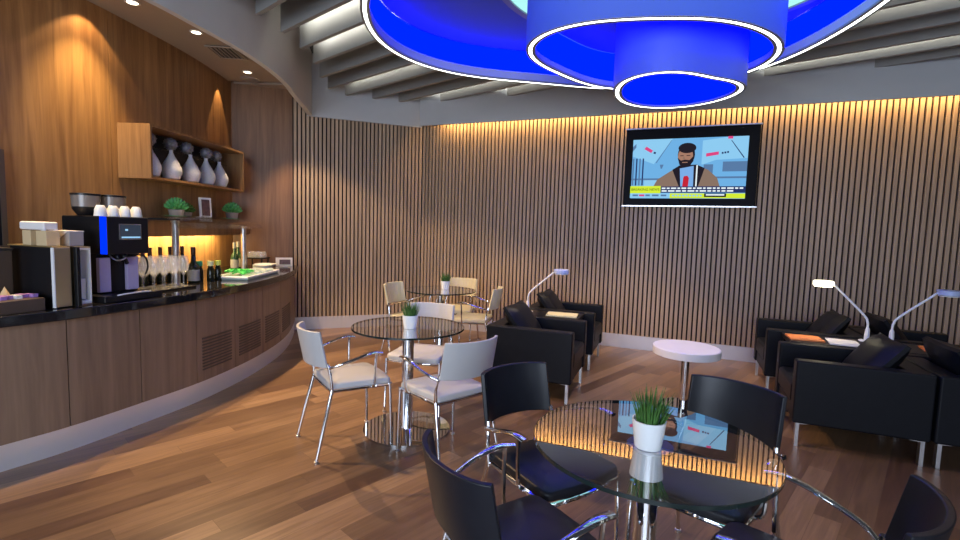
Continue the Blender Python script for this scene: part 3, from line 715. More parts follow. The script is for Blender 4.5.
# glass dish of ice with packets
t6, n6 = frame_at(4.95)
ds = thing('buffet_dish', 'long frosted glass dish along the counter edge under the glass guard', 'dish', (-2.36, 4.98, ZC), math.atan2(t6.y, t6.x))
b = MB(); b.box((0, 0, 0.012), (0.80, 0.30, 0.024)); b.build('base', M_icegl, ds, 0.008)
b = MB()
for y in (-0.15, 0.15): b.box((0, y, 0.026), (0.82, 0.02, 0.02))
for x in (-0.41, 0.41): b.box((x, 0, 0.026), (0.02, 0.32, 0.02))
b.build('rim', M_ceram, ds, 0.006)
bp = MB()
for i in range(26):
    a, c = random.uniform(-0.10, 0.10), random.uniform(-0.09, 0.09)
    bp.box((a, c, 0.03+random.uniform(0, 0.025)), (0.06, 0.035, 0.016), random.uniform(0, 3), 0, random.uniform(-.4, .4))
o = bp.build('sweet_packets', M_lime, None, 0.004, 2, Vector((-2.40, 4.86, ZC+0.02)), math.atan2(t6.y, t6.x)); o['kind'] = 'stuff'; tag(o, 'heap of bright green sweet packets in the glass dish', 'packets')
bp = MB()
for i in range(60):
    a, c = random.uniform(-0.18, 0.18), random.uniform(-0.11, 0.11)
    bp.box((a, c, 0.018+random.uniform(0, 0.012)), (0.03, 0.03, 0.025), random.uniform(0, 3), 0, random.uniform(-.5, .5))
o = bp.build('ice_cubes', M_icegl, None, 0.004, 2, Vector((-2.34, 5.17, ZC+0.012)), math.atan2(t6.y, t6.x)); o['kind'] = 'stuff'; tag(o, 'bed of ice cubes in the far half of the glass dish', 'ice')
# plates, stacked tumblers, card
bw = MB(); bw.lathe([(0.05, 0), (0.055, 0.004), (0.10, 0.022), (0.105, 0.028), (0.098, 0.026), (0.05, 0.008), (0, 0.008)], 28)
pl0 = None
for i in range(4):
    loc = Vector((-2.50, 5.60, ZC+0.001+0.012*i))
    if pl0 is None: o = pl0 = bw.build('white_plate', M_ceram, None, 0, 2, loc)
    else: o = pl0.copy(); COL.objects.link(o); o.location = loc
    tag(o, 'white plate in the stack by the buffet end, %s from the bottom' % ordn(i+1), 'plate', 'stacked white plates')
b = MB(); b.lathe([(0.05, 0), (0.06, 0.006), (0.12, 0.05), (0.125, 0.056), (0.118, 0.055), (0.055, 0.012), (0, 0.01)], 28)
o = b.build('white_bowl', M_ceram, None, 0, 2, Vector((-2.58, 5.86, ZC+0.0))); tag(o, 'wide white bowl behind the stack of plates', 'bowl')
st = thing('tumbler_stand', 'dark stand carrying two rows of upturned tumblers', 'stand', (-2.80, 6.12, ZC), 0)
b = MB(); b.box((0, 0, 0.105), (0.24, 0.22, 0.015)); b.build('shelf', M_black, st, 0.003)
for x in (-0.1, 0.1):
    for y in (-0.09, 0.09):
        b = MB(); b.box((x, y, 0.049), (0.015, 0.015, 0.098)); b.build('leg', M_black, st)
tm = MB(); tm.lathe([(0.024, 0.075), (0.026, 0.07), (0.033, 0), (0.030, 0), (0.024, 0.068), (0, 0.068)], 18); t0_ = None
for r in range(2):
    for i in range(3):
        loc = Vector((-2.80-0.07+0.07*i, 6.12-0.045+0.09*r, ZC+0.113))
        if t0_ is None: o = t0_ = tm.build('tumbler', M_glass, None, 0, 2, loc)
        else: o = t0_.copy(); COL.objects.link(o); o.location = loc
        tag(o, 'upturned glass tumbler on the dark stand, %s from the counter front in the %s row' % (ordn(3-i), ('near', 'far')[r]), 'tumbler', 'tumblers on the dark stand')
cd = thing('card_holder', 'pale photo card standing at the far tip of the counter', 'card', (-2.50, 6.22, ZC), math.radians(20))
b = MB(); b.box((0, 0, 0.055), (0.20, 0.012, 0.11), 0, 0, 0, -0.15); b.build('card', M_paper, cd)
b = MB(); b.box((0.01, -0.010, 0.055), (0.13, 0.004, 0.06), 0, 0, 0, -0.15); b.build('photo', M_photo, cd)
b = MB(); b.box((0, 0.02, 0.004), (0.18, 0.07, 0.008)); b.build('foot', M_whitep, cd)

# ledge on the bar wall with its lit underside
ly = [4.2+0.1*i for i in range(21)]
lw = [(at_y(WALLC, y)+0.002, y) for y in ly]
lf = [(x+0.23, y) for x, y in lw]
ledge = thing('wall_ledge', 'veneered wall ledge with a warm light strip under it behind the buffet', 'shelf', (-3.0, 5.1, 1.36))
b = MB(); b.band([(x+3.0, y-5.1) for x, y in lf], [(x+3.0, y-5.1) for x, y in lw], -0.045, 0.06, 0, False); b.build('board', M_wood_d, ledge)
b = MB(); b.band([(x+3.0, y-5.1) for x, y in lf], [(x-0.018+3.0, y-5.1) for x, y in lf], -0.085, -0.0455, 0, False); b.build('front_lip', M_wood_d, ledge)
b = MB(); b.band([(x-0.03+3.0, y-5.1) for x, y in lf], [(x-0.06+3.0, y-5.1) for x, y in lf], -0.055, -0.0455, 0, False); b.build('light_strip', M_warmstrip, ledge)
lg = area('ledge_glow', (-2.96, 4.95, 1.30), (0, 0, -1), 0.06, 1.5, 26, (1.0, 0.70, 0.28)); lg.rotation_euler = (0, 0.45, 0.02)
ZL = 1.42
def succulent(label, loc, sc=1.0, leafm=None):
    t = thing('potted_succulent', label, 'plant', loc, 0, 'succulents on the ledge')
    b = MB(); b.lathe([(0.042*sc, 0), (0.055*sc, 0.075*sc), (0.058*sc, 0.09*sc), (0.05*sc, 0.09*sc), (0.046*sc, 0.08*sc), (0, 0.08*sc)], 20); b.build('pot', M_terra, t)
    b = MB()
    for i in range(46):
        th = i*2.399; rr = 0.07*sc*math.sqrt(i/46); el = 1.3-1.2*(i/46)
        L = 0.055*sc; d = Vector((math.cos(th)*math.cos(el), math.sin(th)*math.cos(el), math.sin(el)))
        p0 = Vector((0, 0, 0.085*sc)); p1 = p0+Vector((math.cos(th)*rr*.7, math.sin(th)*rr*.7, 0.06*sc*(1-i/60)))
        b.tube([p0, p1, p1+d*L*.5, p1+d*L*0.9], [0.004*sc, 0.011*sc, 0.013*sc, 0.002*sc], 6)
    b.build('foliage', leafm or M_leaf2, t); return t
succulent('bright green succulent in a clay pot on the ledge, nearest the coffee machine', (-2.98, 4.80, ZL), 1.2)
succulent('dark green succulent on the ledge behind the photo frame', (-3.02, 5.02, ZL), 1.0, M_leaf)
succulent('green succulent in a clay pot on the ledge beyond the photo frame', (-2.96, 5.83, ZL), 1.25)
pf = thing('photo_frame', 'white upright photo frame between the potted succulents on the ledge', 'frame', (-2.91, 5.18, ZL), math.radians(62))
b = MB(); b.box((0, 0, 0.125), (0.13, 0.014, 0.25), 0, 0, 0, -0.08); b.build('surround', M_whitep, pf)
b = MB(); b.box((0, -0.009, 0.145), (0.085, 0.006, 0.17), 0, 0, 0, -0.08); b.build('print', M_photo, pf)

# wall niche box with vases and balls
NB = Vector((-3.10, 5.07, 1.78))
niche = thing('wall_box_shelf', 'long open-fronted wooden box shelf fixed to the bar wall', 'shelf', NB)
y0n, y1n, z1n = 4.27, 5.88, 2.245
def npoly(ya, yb, xa, xb):
    ys = [ya+(yb-ya)*i/10 for i in range(11)]
    fr = [(at_y(WALLC, y)+xb-NB.x, y-NB.y) for y in ys]; bk = [(at_y(WALLC, y)+xa-NB.x, y-NB.y) for y in ys]; return fr, bk
fr, bk2 = npoly(y0n, y1n, 0.002, 0.285)
b = MB(); b.band(fr, bk2, 0, 0.02, 0, False); b.build('bottom_board', M_wood, niche)
b = MB(); b.band(fr, bk2, z1n-NB.z-0.02, z1n-NB.z, 0, False); b.build('top_board', M_wood, niche)
for ya, yb in ((y0n, y0n+0.02), (y1n-0.02, y1n)):
    f1, k1 = npoly(ya, yb, 0.002, 0.285); b = MB(); b.band(f1, k1, 0.0205, z1n-NB.z-0.0205, 0, False); b.build('side_board', M_wood, niche)
f1, k1 = npoly(y0n+0.021, y1n-0.021, 0.003, 0.013); b = MB(); b.band(f1, k1, 0.021, z1n-NB.z-0.021, 0, False); b.build('back_board', M_blackm, niche)
f1, k1 = npoly(y0n+0.021, y1n-0.021, 0.014, 0.10); b = MB(); b.band(f1, k1, 0.298, 0.305, 0, False); b.build('glass_shelf', M_guard, niche)
vs = MB(); vs.lathe([(0.045, 0), (0.07, 0.015), (0.088, 0.07), (0.085, 0.11), (0.062, 0.165), (0.030, 0.22), (0.016, 0.255), (0.017, 0.278), (0.012, 0.278), (0.012, 0.25), (0, 0.25)], 28); v0 = None
for i, y in enumerate([4.385, 4.655, 4.93, 5.19, 5.46]):
    loc = Vector((at_y(WALLC, y)+0.19, y, NB.z+0.0205))
    if v0 is None: o = v0 = vs.build('teardrop_vase', M_vase, None, 0, 2, loc)
    else: o = v0.copy(); COL.objects.link(o); o.location = loc
    tag(o, 'white textured teardrop vase in the wall box, %s from the coffee machine end' % ordn(i+1), 'vase', 'vases in the wall box')
bl = MB()
bl.lathe([(0.001, -0.058)]+[(0.058*math.cos(a), 0.058*math.sin(a)) for a in [(-80+20*i)*PI/180 for i in range(9)]]+[(0.001, 0.058)], 16)
for i in range(40):
    zz = 1-2*(i+.5)/40; th = i*2.399; rr = math.sqrt(1-zz*zz); d = Vector((rr*math.cos(th), rr*math.sin(th), zz))
    bl.tube([d*0.054, d*0.067], [0.007, 0.002], 5)
b0 = None
for i, y in enumerate([4.50, 4.78, 5.02, 5.36, 5.57]):
    loc = Vector((at_y(WALLC, y)+0.098, y, NB.z+0.258+0.115))
    if b0 is None: o = b0 = bl.build('decorative_ball', M_ball, None, 0, 2, loc)
    else: o = b0.copy(); COL.objects.link(o); o.location = loc; o.rotation_euler = (0.3*i, 0.5*i, i)
    tag(o, 'spiky silver ball above the vases in the wall box, %s from the coffee machine end' % ordn(i+1), 'ornament', 'silver balls in the wall box')

# buffet glass guard
gd = thing('sneeze_guard', 'curved glass guard on two steel posts over the buffet', 'glass guard', (-2.6, 4.9, ZC))
def post(x, y, h):
    b = MB(); b.lathe([(0.045, 0), (0.045, 0.008), (0.029, 0.012), (0.029, h-0.02), (0.034, h-0.018), (0.034, h), (0.0, h)], 24, (x+2.6, y-4.9, 0)); b.build('post', M_steel, gd)
    b = MB(); b.box((x+2.6-0.10, y-4.9, h+0.008), (0.26, 0.035, 0.016)); b.build('bracket', M_black, gd)
post(-2.57, 4.12, 0.545); post(-2.70, 5.57, 0.50)
b = MB(); yy = [4.02+0.09*i for i in range(21)]
prof = [(-0.30, 0.565), (-0.14, 0.562), (-0.04, 0.552), (0.03, 0.525), (0.075, 0.48), (0.09, 0.455)]
vsx = []
for dz in (0, 0.008):
    for y in yy:
        xb = at_y(FRONTC, y)-0.42
        for px, pz in prof: vsx.append((xb+px+2.6, y-4.9, pz+dz+0.02))
nn_, k_ = len(yy), len(prof)
fs = [(a*k_+c, a*k_+c+1, (a+1)*k_+c+1, (a+1)*k_+c) for a in range(nn_-1) for c in range(k_-1)]
b.add(vsx, fs, 0, True); b.add(vsx, [tuple(i+nn_*k_ for i in f_) for f_ in fs], 0, True)
b.build('glass_canopy', M_guard, gd)
# soffit lamps
for i, (x, y, w_) in enumerate([(-2.82, 4.04, 'nearest the viewer'), (-2.65, 4.62, 'over the first guard post'), (-2.73, 5.77, 'beside the round speaker grille')]):
    d = thing('downlight', 'small recessed downlight in the bar soffit, ' + w_, 'downlight', (x, y, 3.14), 0, 'soffit downlights')
    b = MB(); b.lathe([(0.055, 0), (0.055, -0.006), (0.040, -0.006), (0.040, 0)], 24); b.build('bezel', M_white, d)
    b = MB(); b.lathe([(0.039, -0.001), (0.039, -0.004), (0.001, -0.004)], 24); b.build('lamp_disc', M_down, d)
b = MB(); b.lathe([(0.11, 0), (0.11, -0.008), (0.001, -0.008)], 28); o = b.build('ceiling_speaker', M_greyp, None, 0, 2, Vector((-2.84, 6.06, 3.14))); tag(o, 'round grey speaker grille in the bar soffit', 'speaker')
vt = thing('air_vent', 'dark square air vent in the bar soffit', 'air vent', (-2.63, 5.12, 3.139), 0.1)
b = MB(); b.box((0, 0, -0.004), (0.26, 0.34, 0.008)); b.build('backing', M_blackm, vt)
b = MB()
for i in range(6): b.box((-0.1+0.04*i, 0, -0.012), (0.014, 0.30, 0.008))
b.build('louvre', M_greyp, vt)
b = MB()
b.box((0, 0.17, -0.012), (0.28, 0.02, 0.01)); b.box((0, -0.17, -0.012), (0.28, 0.02, 0.01)); b.box((0.13, 0, -0.012), (0.02, 0.34, 0.01)); b.box((-0.13, 0, -0.012), (0.02, 0.34, 0.01)); b.build('frame', M_soffit, vt)
# wall washers on the bar wall and the buffet
xw = at_y(WALLC, 3.97)
spot('soffit_spot', (xw+0.15, 3.97, 3.13), (0.0, 0, -1), 22, WARM, 98, 0.2, 0.02)
spot('soffit_spot', (xw+0.28, 3.92, 3.13), (-0.16, 0, -1), 165, (1.0, 0.68, 0.28), 72, 0.9, 0.03)
xw = at_y(WALLC, 5.86)
spot('soffit_spot', (xw+0.085, 5.86, 3.13), (0.0, 0, -1), 34, WARM, 52, 0.2, 0.01)
spot('soffit_spot', (-2.65, 4.62, 3.12), (0.55, 0, -1), 330, (1.0, 0.66, 0.34), 82, 0.25, 0.02)
spot('soffit_spot', (-2.72, 3.3, 3.12), (0.55, -0.1, -1), 320, (1.0, 0.66, 0.34), 84, 0.25, 0.02)
spot('soffit_spot', (-2.73, 5.77, 3.12), (0.45, 0, -1), 200, (1.0, 0.70, 0.40), 80, 0.3, 0.02)
# dark cabinet panel at the left end of the bar wall
xw = at_y(WALLC, 3.22)
dp = thing('wall_cabinet', 'dark glass-fronted wall cabinet with a pale frame at the end of the bar wall', 'cabinet', (xw+0.0, 3.2, 1.25), 0)
tw = Vector((at_y(WALLC, 3.35)-at_y(WALLC, 3.05), 0.3, 0)).normalized(); rw = math.atan2(tw.y, tw.x)
dp.rotation_euler = (0, 0, rw); dp.location = (at_y(WALLC, 3.08)+0.03, 3.08, 1.22)
b = MB(); b.box((0, 0, 0.31), (0.56, 0.05, 0.62)); b.build('door', M_black, dp)
b = MB()
for x in (-0.29, 0.29): b.box((x, -0.004, 0.31), (0.03, 0.06, 0.68))
for z in (-0.015, 0.635): b.box((0, -0.004, z), (0.56, 0.06, 0.03))
b.build('frame', M_brownbox, dp)

# ------------------------------------------------------------------ tables
def potted_grass(label, loc, seed, group='potted grass on the tables'):
    t = thing('potted_grass', label, 'plant', loc, 0, group)
    random.seed(seed)
    b = MB(); b.lathe([(0.040, 0), (0.042, 0.003), (0.053, 0.088), (0.0535, 0.092), (0.0485, 0.092), (0.046, 0.075), (0, 0.075)], 28); b.build('pot', M_ceram, t)
    b = MB()
    for i in range(130):
        th = random.uniform(0, 2*PI); rr = 0.038*math.sqrt(random.random()); L = random.uniform(0.07, 0.125); ln = random.uniform(0.1, 0.5)*(rr/0.038)
        p0 = Vector((rr*math.cos(th), rr*math.sin(th), 0.07)); d = Vector((math.cos(th)*ln, math.sin(th)*ln, 1)).normalized()
        p1 = p0+d*L*0.6; p2 = p0+d*L+Vector((math.cos(th), math.sin(th), 0))*L*0.12*random.random()
        b.tube([p0, p1, p2], [0.0026, 0.0024, 0.0004], 4, flat=[(1, .5)]*3, smooth=False)
    b.build('foliage', M_leaf, t); return t
def make_table(label, loc):
    t = thing('bistro_table', label, 'table', loc, 0, 'round glass tables')
    b = MB(); b.prism([(0.303*math.cos(2*PI*i/72), 0.303*math.sin(2*PI*i/72)) for i in range(72)], 0, 0.014); b.build('base_plate', M_mirror, t)
    b = MB(); b.lathe([(0.043, 0.0145), (0.040, 0.02), (0.040, 0.715)], 32); b.build('column', M_chrome, t)
    b = MB(); b.lathe([(0.040, 0.7155), (0.075, 0.719), (0.075, 0.7265), (0.0, 0.7265)], 32); b.build('top_flange', M_steel, t)
    b = MB(); b.add([(0.3855*math.cos(2*PI*i/96), 0.3855*math.sin(2*PI*i/96), 0.740) for i in range(96)], [tuple(range(96))])
    top = b.build('glass_top', M_tglass, t)
    b = MB(); n = 96; c1 = [(0.3885*math.cos(2*PI*i/n), 0.3885*math.sin(2*PI*i/n)) for i in range(n)]; c2 = [(0.3855*math.cos(2*PI*i/n), 0.3855*math.sin(2*PI*i/n)) for i in range(n)]
    b.band(c1, c2, 0.728, 0.740, 0, True, True); b.build('glass_edge', M_tedge, top)
    return t
tab = make_table('round glass bistro table in the foreground, among black chairs', (0.588, 1.589, 0))
dup(tab, (-0.4865, 3.368, 0), 0.4, 'round glass bistro table among white chairs beside the bar')
dup(tab, (-0.43, 5.42, 0), 0.9, 'round glass bistro table among cream chairs near the slatted corner')
potted_grass('potted grass on the foreground glass table', (0.563, 1.541, 0.741), 3)
potted_grass('potted grass on the glass table beside the bar', (-0.465, 3.289, 0.741), 5)
potted_grass('potted grass on the furthest glass table, by the slatted corner', (-0.385, 5.48, 0.741), 9)
# white pedestal table
pt = thing('pedestal_table', 'low round white pedestal table between the black armchairs', 'table', (1.72, 3.97, 0))
b = MB(); b.prism([(0.195*math.cos(2*PI*i/64), 0.195*math.sin(2*PI*i/64)) for i in range(64)], 0, 0.013); b.build('base_plate', M_mirror, pt)
b = MB(); b.lathe([(0.031, 0.0135), (0.031, 0.447)], 28); b.build('column', M_chrome, pt)
b = MB(); b.lathe([(0.25, 0.4475), (0.262, 0.452), (0.262, 0.508), (0.255, 0.514), (0, 0.514)], 64); b.build('tabletop', M_whitep, pt)

# ------------------------------------------------------------------ bistro armchairs
def make_chair(seatm, label, loc, rz, group):
    t = thing('bistro_chair', label, 'chair', loc, rz, group)
    # seat pad
    b = MB(); prof = []
    n = 10
    cor = [(-0.192, -0.195, 0.02), (-0.212, 0.200, 0.035), (0.212, 0.200, 0.035), (0.192, -0.195, 0.02)]
    oc = []
    for q_, (cx, cy, rr) in enumerate(cor):
        ix, iy = cx-math.copysign(rr, cx), cy-math.copysign(rr, cy)
        a0 = [1.5*PI, PI, 0.5*PI, 0][q_]
        for k in range(6): oc.append((ix+rr*math.cos(a0-k/5*PI/2), iy+rr*math.sin(a0-k/5*PI/2)))
        if q_ == 1: oc += [(-0.09, 0.212), (0, 0.215), (0.09, 0.212)]
    vs = []; lv = [(0.97, 0.424), (1.0, 0.429), (1.0, 0.447), (0.985, 0.456), (0.95, 0.461), (0.5, 0.466)]
    m = len(oc)
    for s, z in lv: vs += [(x*s, y*s, z-0.012*max(0, (y*s-0.13))/0.09) for x, y in oc]
    fs = [(i*m+j, i*m+(j+1) % m, (i+1)*m+(j+1) % m, (i+1)*m+j) for i in range(len(lv)-1) for j in range(m)]
    b.add(vs, fs, 0, True); b.add(vs, [tuple(range(m))[::-1], tuple((len(lv)-1)*m+j for j in range(m))], 0, True)
    b.build('seat', seatm, t)
    # curved backrest
    b = MB(); na, nz = 20, 6; vs = []
    def back_pt(u, z, off):
        hw = 0.185; x = hw*math.sin(u*1.12)/math.sin(1.12)
        sag = 0.070*(1-(1-math.cos(u*1.12))/(1-math.cos(1.12)))
        tilt = -0.205-0.20*(z-0.57)
        nx, ny = math.sin(u*0.8), -math.cos(u*0.8)
        return (x+nx*off, tilt-sag+ny*off, z)
    for off in (0.0, 0.020):
        for i in range(na+1):
            u = -1+2*i/na
            for j in range(nz+1):
                z = 0.565+0.225*j/nz
                vs.append(back_pt(u, z, off))
    q = (na+1)*(nz+1); idx = lambda o, i, j: o*q+i*(nz+1)+j
    fs = []; ed = []
    for i in range(na):
        for j in range(nz):
            fs.append((idx(0, i, j), idx(0, i+1, j), idx(0, i+1, j+1), idx(0, i, j+1))); fs.append((idx(1, i, j), idx(1, i, j+1), idx(1, i+1, j+1), idx(1, i+1, j)))
        ed.append((idx(0, i, 0), idx(1, i, 0), idx(1, i+1, 0), idx(0, i+1, 0))); ed.append((idx(0, i, nz), idx(0, i+1, nz), idx(1, i+1, nz), idx(1, i, nz)))
    for j in range(nz):
        ed.append((idx(0, 0, j), idx(0, 0, j+1), idx(1, 0, j+1), idx(1, 0, j))); ed.append((idx(0, na, j), idx(1, na, j), idx(1, na, j+1), idx(0, na, j+1)))
    b.add(vs, fs+ed, 0, True)
    o = b.build('backrest', seatm, t, 0.005, 2)
    # chrome
    b = MB(); fr = [(-0.19, -0.185, 0.413), (-0.208, 0.10, 0.413), (-0.206, 0.185, 0.410), (-0.185, 0.203, 0.408), (0, 0.214, 0.406), (0.185, 0.203, 0.408), (0.206, 0.185, 0.410), (0.208, 0.10, 0.413), (0.19, -0.185, 0.413), (0, -0.19, 0.413), (-0.19, -0.185, 0.413)]
    b.tube(fr, 0.010, 8); b.build('seat_frame', M_chrome, t)
    for s in (-1, 1):
        b = MB(); b.tube([(s*0.212, 0.185, 0.42), (s*0.216, 0.192, 0.2), (s*0.220, 0.196, 0.012)], 0.011, 10); lg = b.build('leg', M_chrome, t)
        b = MB(); b.lathe([(0.015, 0), (0.015, 0.012), (0.011, 0.014)], 10, (s*0.220, 0.196, 0)); b.build('foot', M_steel, lg)
        b = MB(); b.tube([(s*0.196, -0.185, 0.425), (s*0.205, -0.215, 0.30), (s*0.222, -0.285, 0.012)], 0.011, 10); lg = b.build('leg', M_chrome, t)
        b = MB(); b.lathe([(0.015, 0), (0.015, 0.012), (0.011, 0.014)], 10, (s*0.222, -0.286, 0)); b.build('foot', M_steel, lg)
        b = MB(); b.tube([(s*0.196, -0.183, 0.40), (s*0.200, -0.190, 0.50), (s*0.190, -0.206, 0.57), (s*0.186, -0.210, 0.59)], 0.010, 10); b.build('back_post', M_chrome, t)
        b = MB(); path = catmull([(s*0.194, -0.200, 0.560), (s*0.228, -0.160, 0.582), (s*0.250, -0.08, 0.608), (s*0.256, 0.0, 0.634), (s*0.255, 0.06, 0.644), (s*0.251, 0.112, 0.638)], 5)
        k = len(path); b.tube(path, [0.0095]*k, 10, flat=[(1+1.0*max(0, min(1, (i/k-0.35)/0.3)), 1-0.15*max(0, min(1, (i/k-0.35)/0.3))) for i in range(k)]); b.build('armrest', M_chrome, t)
        b = MB(); b.tube(catmull([(s*0.253, 0.078, 0.640), (s*0.252, 0.074, 0.61), (s*0.246, 0.070, 0.50), (s*0.238, 0.068, 0.435), (s*0.210, 0.066, 0.412)], 4), 0.008, 8); b.build('arm_post', M_chrome, t)
    return t
def face(dx, dy): return math.atan2(-dx, dy)   # rotation that turns local +y to (dx, dy)
GB, GW, GC = 'black bistro chairs at the foreground table', 'white bistro chairs at the table beside the bar', 'cream bistro chairs at the corner table'
cb = make_chair(M_seatblk, 'black bistro chair at the foreground table, its back to the near black armchair', (0.33, 2.025, 0), face(0.58, -0.815), GB)
dup(cb, (0.173, 1.48, 0), face(0.864, 0.503), 'black bistro chair at the foreground table, seen from behind its curved back', GB)
dup(cb, (0.933, 1.903, 0), face(-0.74, -0.67), 'black bistro chair beyond the foreground table, facing the viewer through the glass', GB)
dup(cb, (0.90, 1.34, 0), face(-0.74, 0.675), 'black bistro chair cut by the frame in front of the right-hand armchairs', GB)
cw = make_chair(M_seatwht, 'white bistro chair nearest the bar counter', (-0.835, 3.17, 0), face(0.83, 0.56), GW)
dup(cw, (-0.45, 3.82, 0), face(-0.22, -0.975), 'white bistro chair behind the potted grass, facing the viewer', GW)
dup(cw, (-0.20, 3.01, 0), face(-0.64, 0.77), 'white bistro chair with its back turned to the foreground black chairs', GW)
cc = make_chair(M_seatcrm, 'cream bistro chair on the bar side of the furthest glass table', (-0.73, 5.42, 0), face(0.93, -0.36), GC)
dup(cc, (-0.27, 6.0, 0), face(-0.20, -0.98), 'cream bistro chair against the slatted wall behind the furthest glass table', GC)
dup(cc, (-0.07, 5.40, 0), face(-0.96, 0.18), 'cream bistro chair on the armchair side of the furthest glass table', GC)

# ------------------------------------------------------------------ black leather armchairs
def cushion_mesh(w, h, d):
    b = MB(); n = 8; vs = []
    for sgn in (-1, 1):
        for i in range(n+1):
            for j in range(n+1):
                u, v = -1+2*i/n, -1+2*j/n
                bulge = (1-u**4)*(1-v**4); pin = 1-0.05*(1-abs(u))*(abs(v) > .99)-0.05*(1-abs(v))*(abs(u) > .99)
                vs.append((u*w/2*pin, sgn*(0.014+(d/2-0.014)*bulge**0.6), v*h/2*pin))
    q = (n+1)**2; ix = lambda s, i, j: s*q+i*(n+1)+j; fs = []
    for i in range(n):
        for j in range(n):
            fs.append((ix(0, i, j), ix(0, i+1, j), ix(0, i+1, j+1), ix(0, i, j+1))); fs.append((ix(1, i, j), ix(1, i, j+1), ix(1, i+1, j+1), ix(1, i+1, j)))
        for j in (0, n):
            fs.append((ix(0, i, j), ix(1, i, j), ix(1, i+1, j), ix(0, i+1, j))); fs.append((ix(0, j, i), ix(0, j, i+1), ix(1, j, i+1), ix(1, j, i)))
    b.add(vs, fs, 0, True); return b
AW, AD, AH = 0.70, 0.755, 0.60
def make_armchair(label, loc, rz, group):
    # local +x is the front; y from 0 (near arm) to AW
    t = thing('armchair', label, 'armchair', loc, rz, group)
    for y in (0.05, AW-0.05):
        b = MB(); b.box((-AD/2, y, 0.165+(AH-0.165)/2), (AD, 0.10, AH-0.165)); b.build('arm', M_leather, t, 0.014, 3)
    b = MB(); b.box((-AD+0.065, AW/2, 0.165+(AH-0.17)/2), (0.13, AW-0.204, AH-0.17)); b.build('back', M_leather, t, 0.014, 3)
    b = MB(); b.box((-AD/2+0.055, AW/2, 0.215), (AD-0.14, AW-0.204, 0.10)); b.build('seat_base', M_leather, t, 0.008)
    b = MB(); b.box((-AD/2+0.068, AW/2, 0.345), (AD-0.135, AW-0.206, 0.15)); b.build('seat_cushion', M_leather, t, 0.03, 4)
    pm = cushion_mesh(0.48, 0.40, 0.15)
    o = pm.build('pillow', M_leather, t)
    o.rotation_euler = (math.radians(-36), 0, math.radians(90)); o.location = (-AD+0.235, AW/2, 0.585)
    for x in (-0.035, -AD+0.035):
        for y in (0.035, AW-0.035):
            sx = 1 if x > -0.3 else -1
            b = MB(); b.box((x, y, 0.0825), (0.022, 0.040, 0.165)); b.box((x, y, 0.004), (0.022, 0.040, 0.008))
            b.add([(x, y-0.017, 0.155), (x, y+0.017, 0.155), (x-sx*0.11, y+0.006, 0.1645), (x-sx*0.11, y-0.006, 0.1645), (x, y-0.017, 0.1645), (x, y+0.017, 0.1645)], [(0, 1, 2, 3), (4, 3, 2, 5), (0, 3, 4), (1, 5, 2), (0, 4, 5, 1)])
            b.build('leg', M_steel, t)
    return t
GA = 'black leather armchairs'
ac = make_armchair('black leather armchair left of the pedestal table, nearest the foreground table', WV(-0.75, 3.93), -A_, GA)
dup(ac, WV(-0.75, 5.03), -A_, 'black leather armchair on the far side of the magazine table left of the television', GA)
RF = -A_+PI
dup(ac, WV(0.80, 4.55), RF, 'black leather armchair facing the pedestal table, its side turned to the viewer', GA)
dup(ac, WV(0.80, 5.75), RF, 'black leather armchair nearest the slatted wall beyond the pedestal table', GA)
dup(ac, WV(2.325, 3.85), -A_, 'black leather armchair cut by the frame, back to back with the near right armchair', GA)
dup(ac, WV(2.325, 5.05), -A_, 'black leather armchair by the slatted wall under the unlit blue reading lamp', GA)
# magazine tables with reading lamps
def magazine_table(label, w0, w1, v0, v1):
    t = thing('magazine_table', label, 'table', WV((w0+w1)/2, (v0+v1)/2), -A_, 'low black magazine tables')
    L, D = w1-w0, v1-v0
    b = MB(); b.box((0, 0, 0.575), (L, D, 0.035)); b.build('tabletop', M_black, t, 0.004)
    for x in (-L/2+0.03, L/2-0.03):
        for y in (-D/2+0.03, D/2-0.03):
            b = MB(); b.box((x, y, 0.278), (0.035, 0.035, 0.556)); b.build('leg', M_black, t)
    return t
magazine_table('low black magazine table between the two left-hand armchairs', -1.50, -0.85, 4.66, 5.01)
magazine_table('long low black magazine table between the right-hand armchairs', 0.90, 2.25, 4.60, 5.00)
ZM = 0.5935
def flat(name, label, m, w, v, sx, sy, sz, z, rot, cat='magazine'):
    b = MB(); b.box((0, 0, sz/2), (sx, sy, sz)); o = b.build(name, m, None, 0, 2, WV(w, v, z), -A_+rot); tag(o, label, cat); return o
flat('magazine', 'cream magazine on the table between the left-hand armchairs', mat('cream_cover', (0.72, 0.66, 0.38), 0.4), -1.03, 4.80, 0.30, 0.21, 0.012, ZM, 0.1)
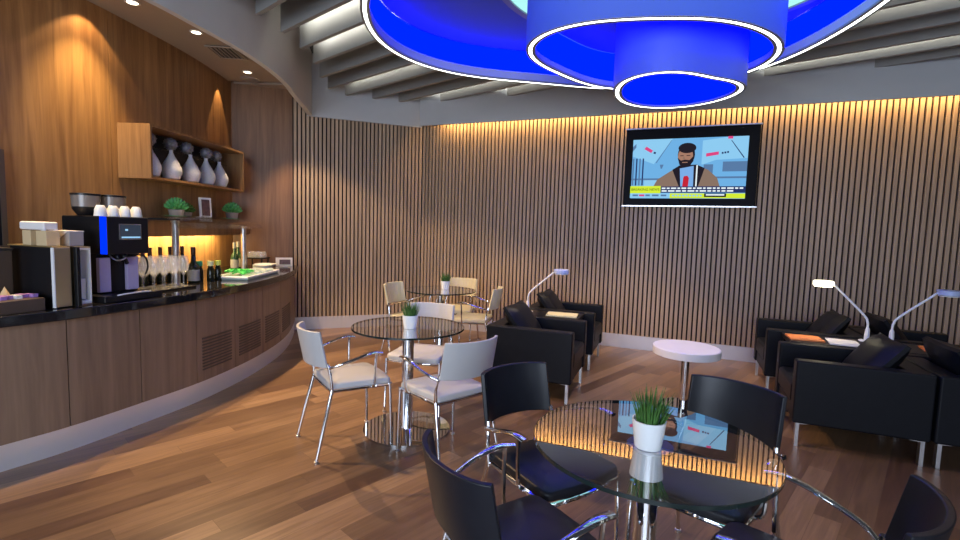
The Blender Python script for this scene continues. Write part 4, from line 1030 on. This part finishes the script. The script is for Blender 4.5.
flat('magazine', 'orange magazine on the right-hand magazine table beside the white papers', M_orange, 1.03, 4.78, 0.24, 0.21, 0.012, ZM, 0.05)
flat('paper_sheets', 'white papers beside the orange magazine', M_paper, 1.29, 4.74, 0.21, 0.26, 0.008, ZM, -0.1, 'papers')
flat('magazine', 'orange and white magazine on the far end of the right-hand magazine table', M_orange, 1.95, 4.80, 0.26, 0.21, 0.010, ZM, -0.15)
def reading_lamp(label, w, v, side, lit, hz):
    t = thing('reading_lamp', label, 'lamp', WV(w, v, ZM), -A_ + (0 if side > 0 else PI), 'white reading lamps')
    b = MB(); b.lathe([(0.055, 0), (0.055, 0.008), (0.02, 0.014)], 24); b.build('base', M_whitep, t)
    b = MB(); b.lathe([(0.020, 0.014), (0.016, 0.10), (0.011, 0.115)], 16); b.build('stem', M_whitep, t)
    pts = catmull([(0, 0, 0.115), (0.005, 0, 0.165), (0.04, 0, 0.225), (0.235, 0, hz-0.03), (0.255, 0, hz-0.005)], 6)
    b = MB(); b.tube(pts, 0.009, 10, ref=(0, 1, 0)); b.build('arm', M_whitep, t)
    b = MB(); b.lathe([(0.068, -0.018), (0.076, -0.013), (0.076, 0.020), (0.068, 0.026), (0.0, 0.026)], 28, (0.335, 0, hz)); hd = b.build('lamp_head', M_glow if lit else mat('pale_blue_shade', (0.42, 0.50, 0.74), 0.4), t)
    b = MB(); b.lathe([(0.064, -0.0185), (0.064, -0.024), (0.001, -0.024)], 28, (0.335, 0, hz)); b.build('diffuser', M_lamp if lit else M_whitep, hd)
    return t
reading_lamp('unlit white reading lamp on the magazine table between the left-hand armchairs', -1.40, 4.83, 1, False, 0.43)
reading_lamp('lit reading lamp, its head glowing, bending left over the armchairs', 1.50, 4.93, -1, True, 0.46)
reading_lamp('unlit reading lamp with a pale blue head bending away from the lit lamp', 1.66, 4.92, 1, False, 0.44)
q = WV(1.50-0.335, 4.93, ZM+0.42)
spot('reading_lamp_light', q, (0, 0, -1), 6, (1.0, 0.85, 0.6), 150, 0.5, 0.05)
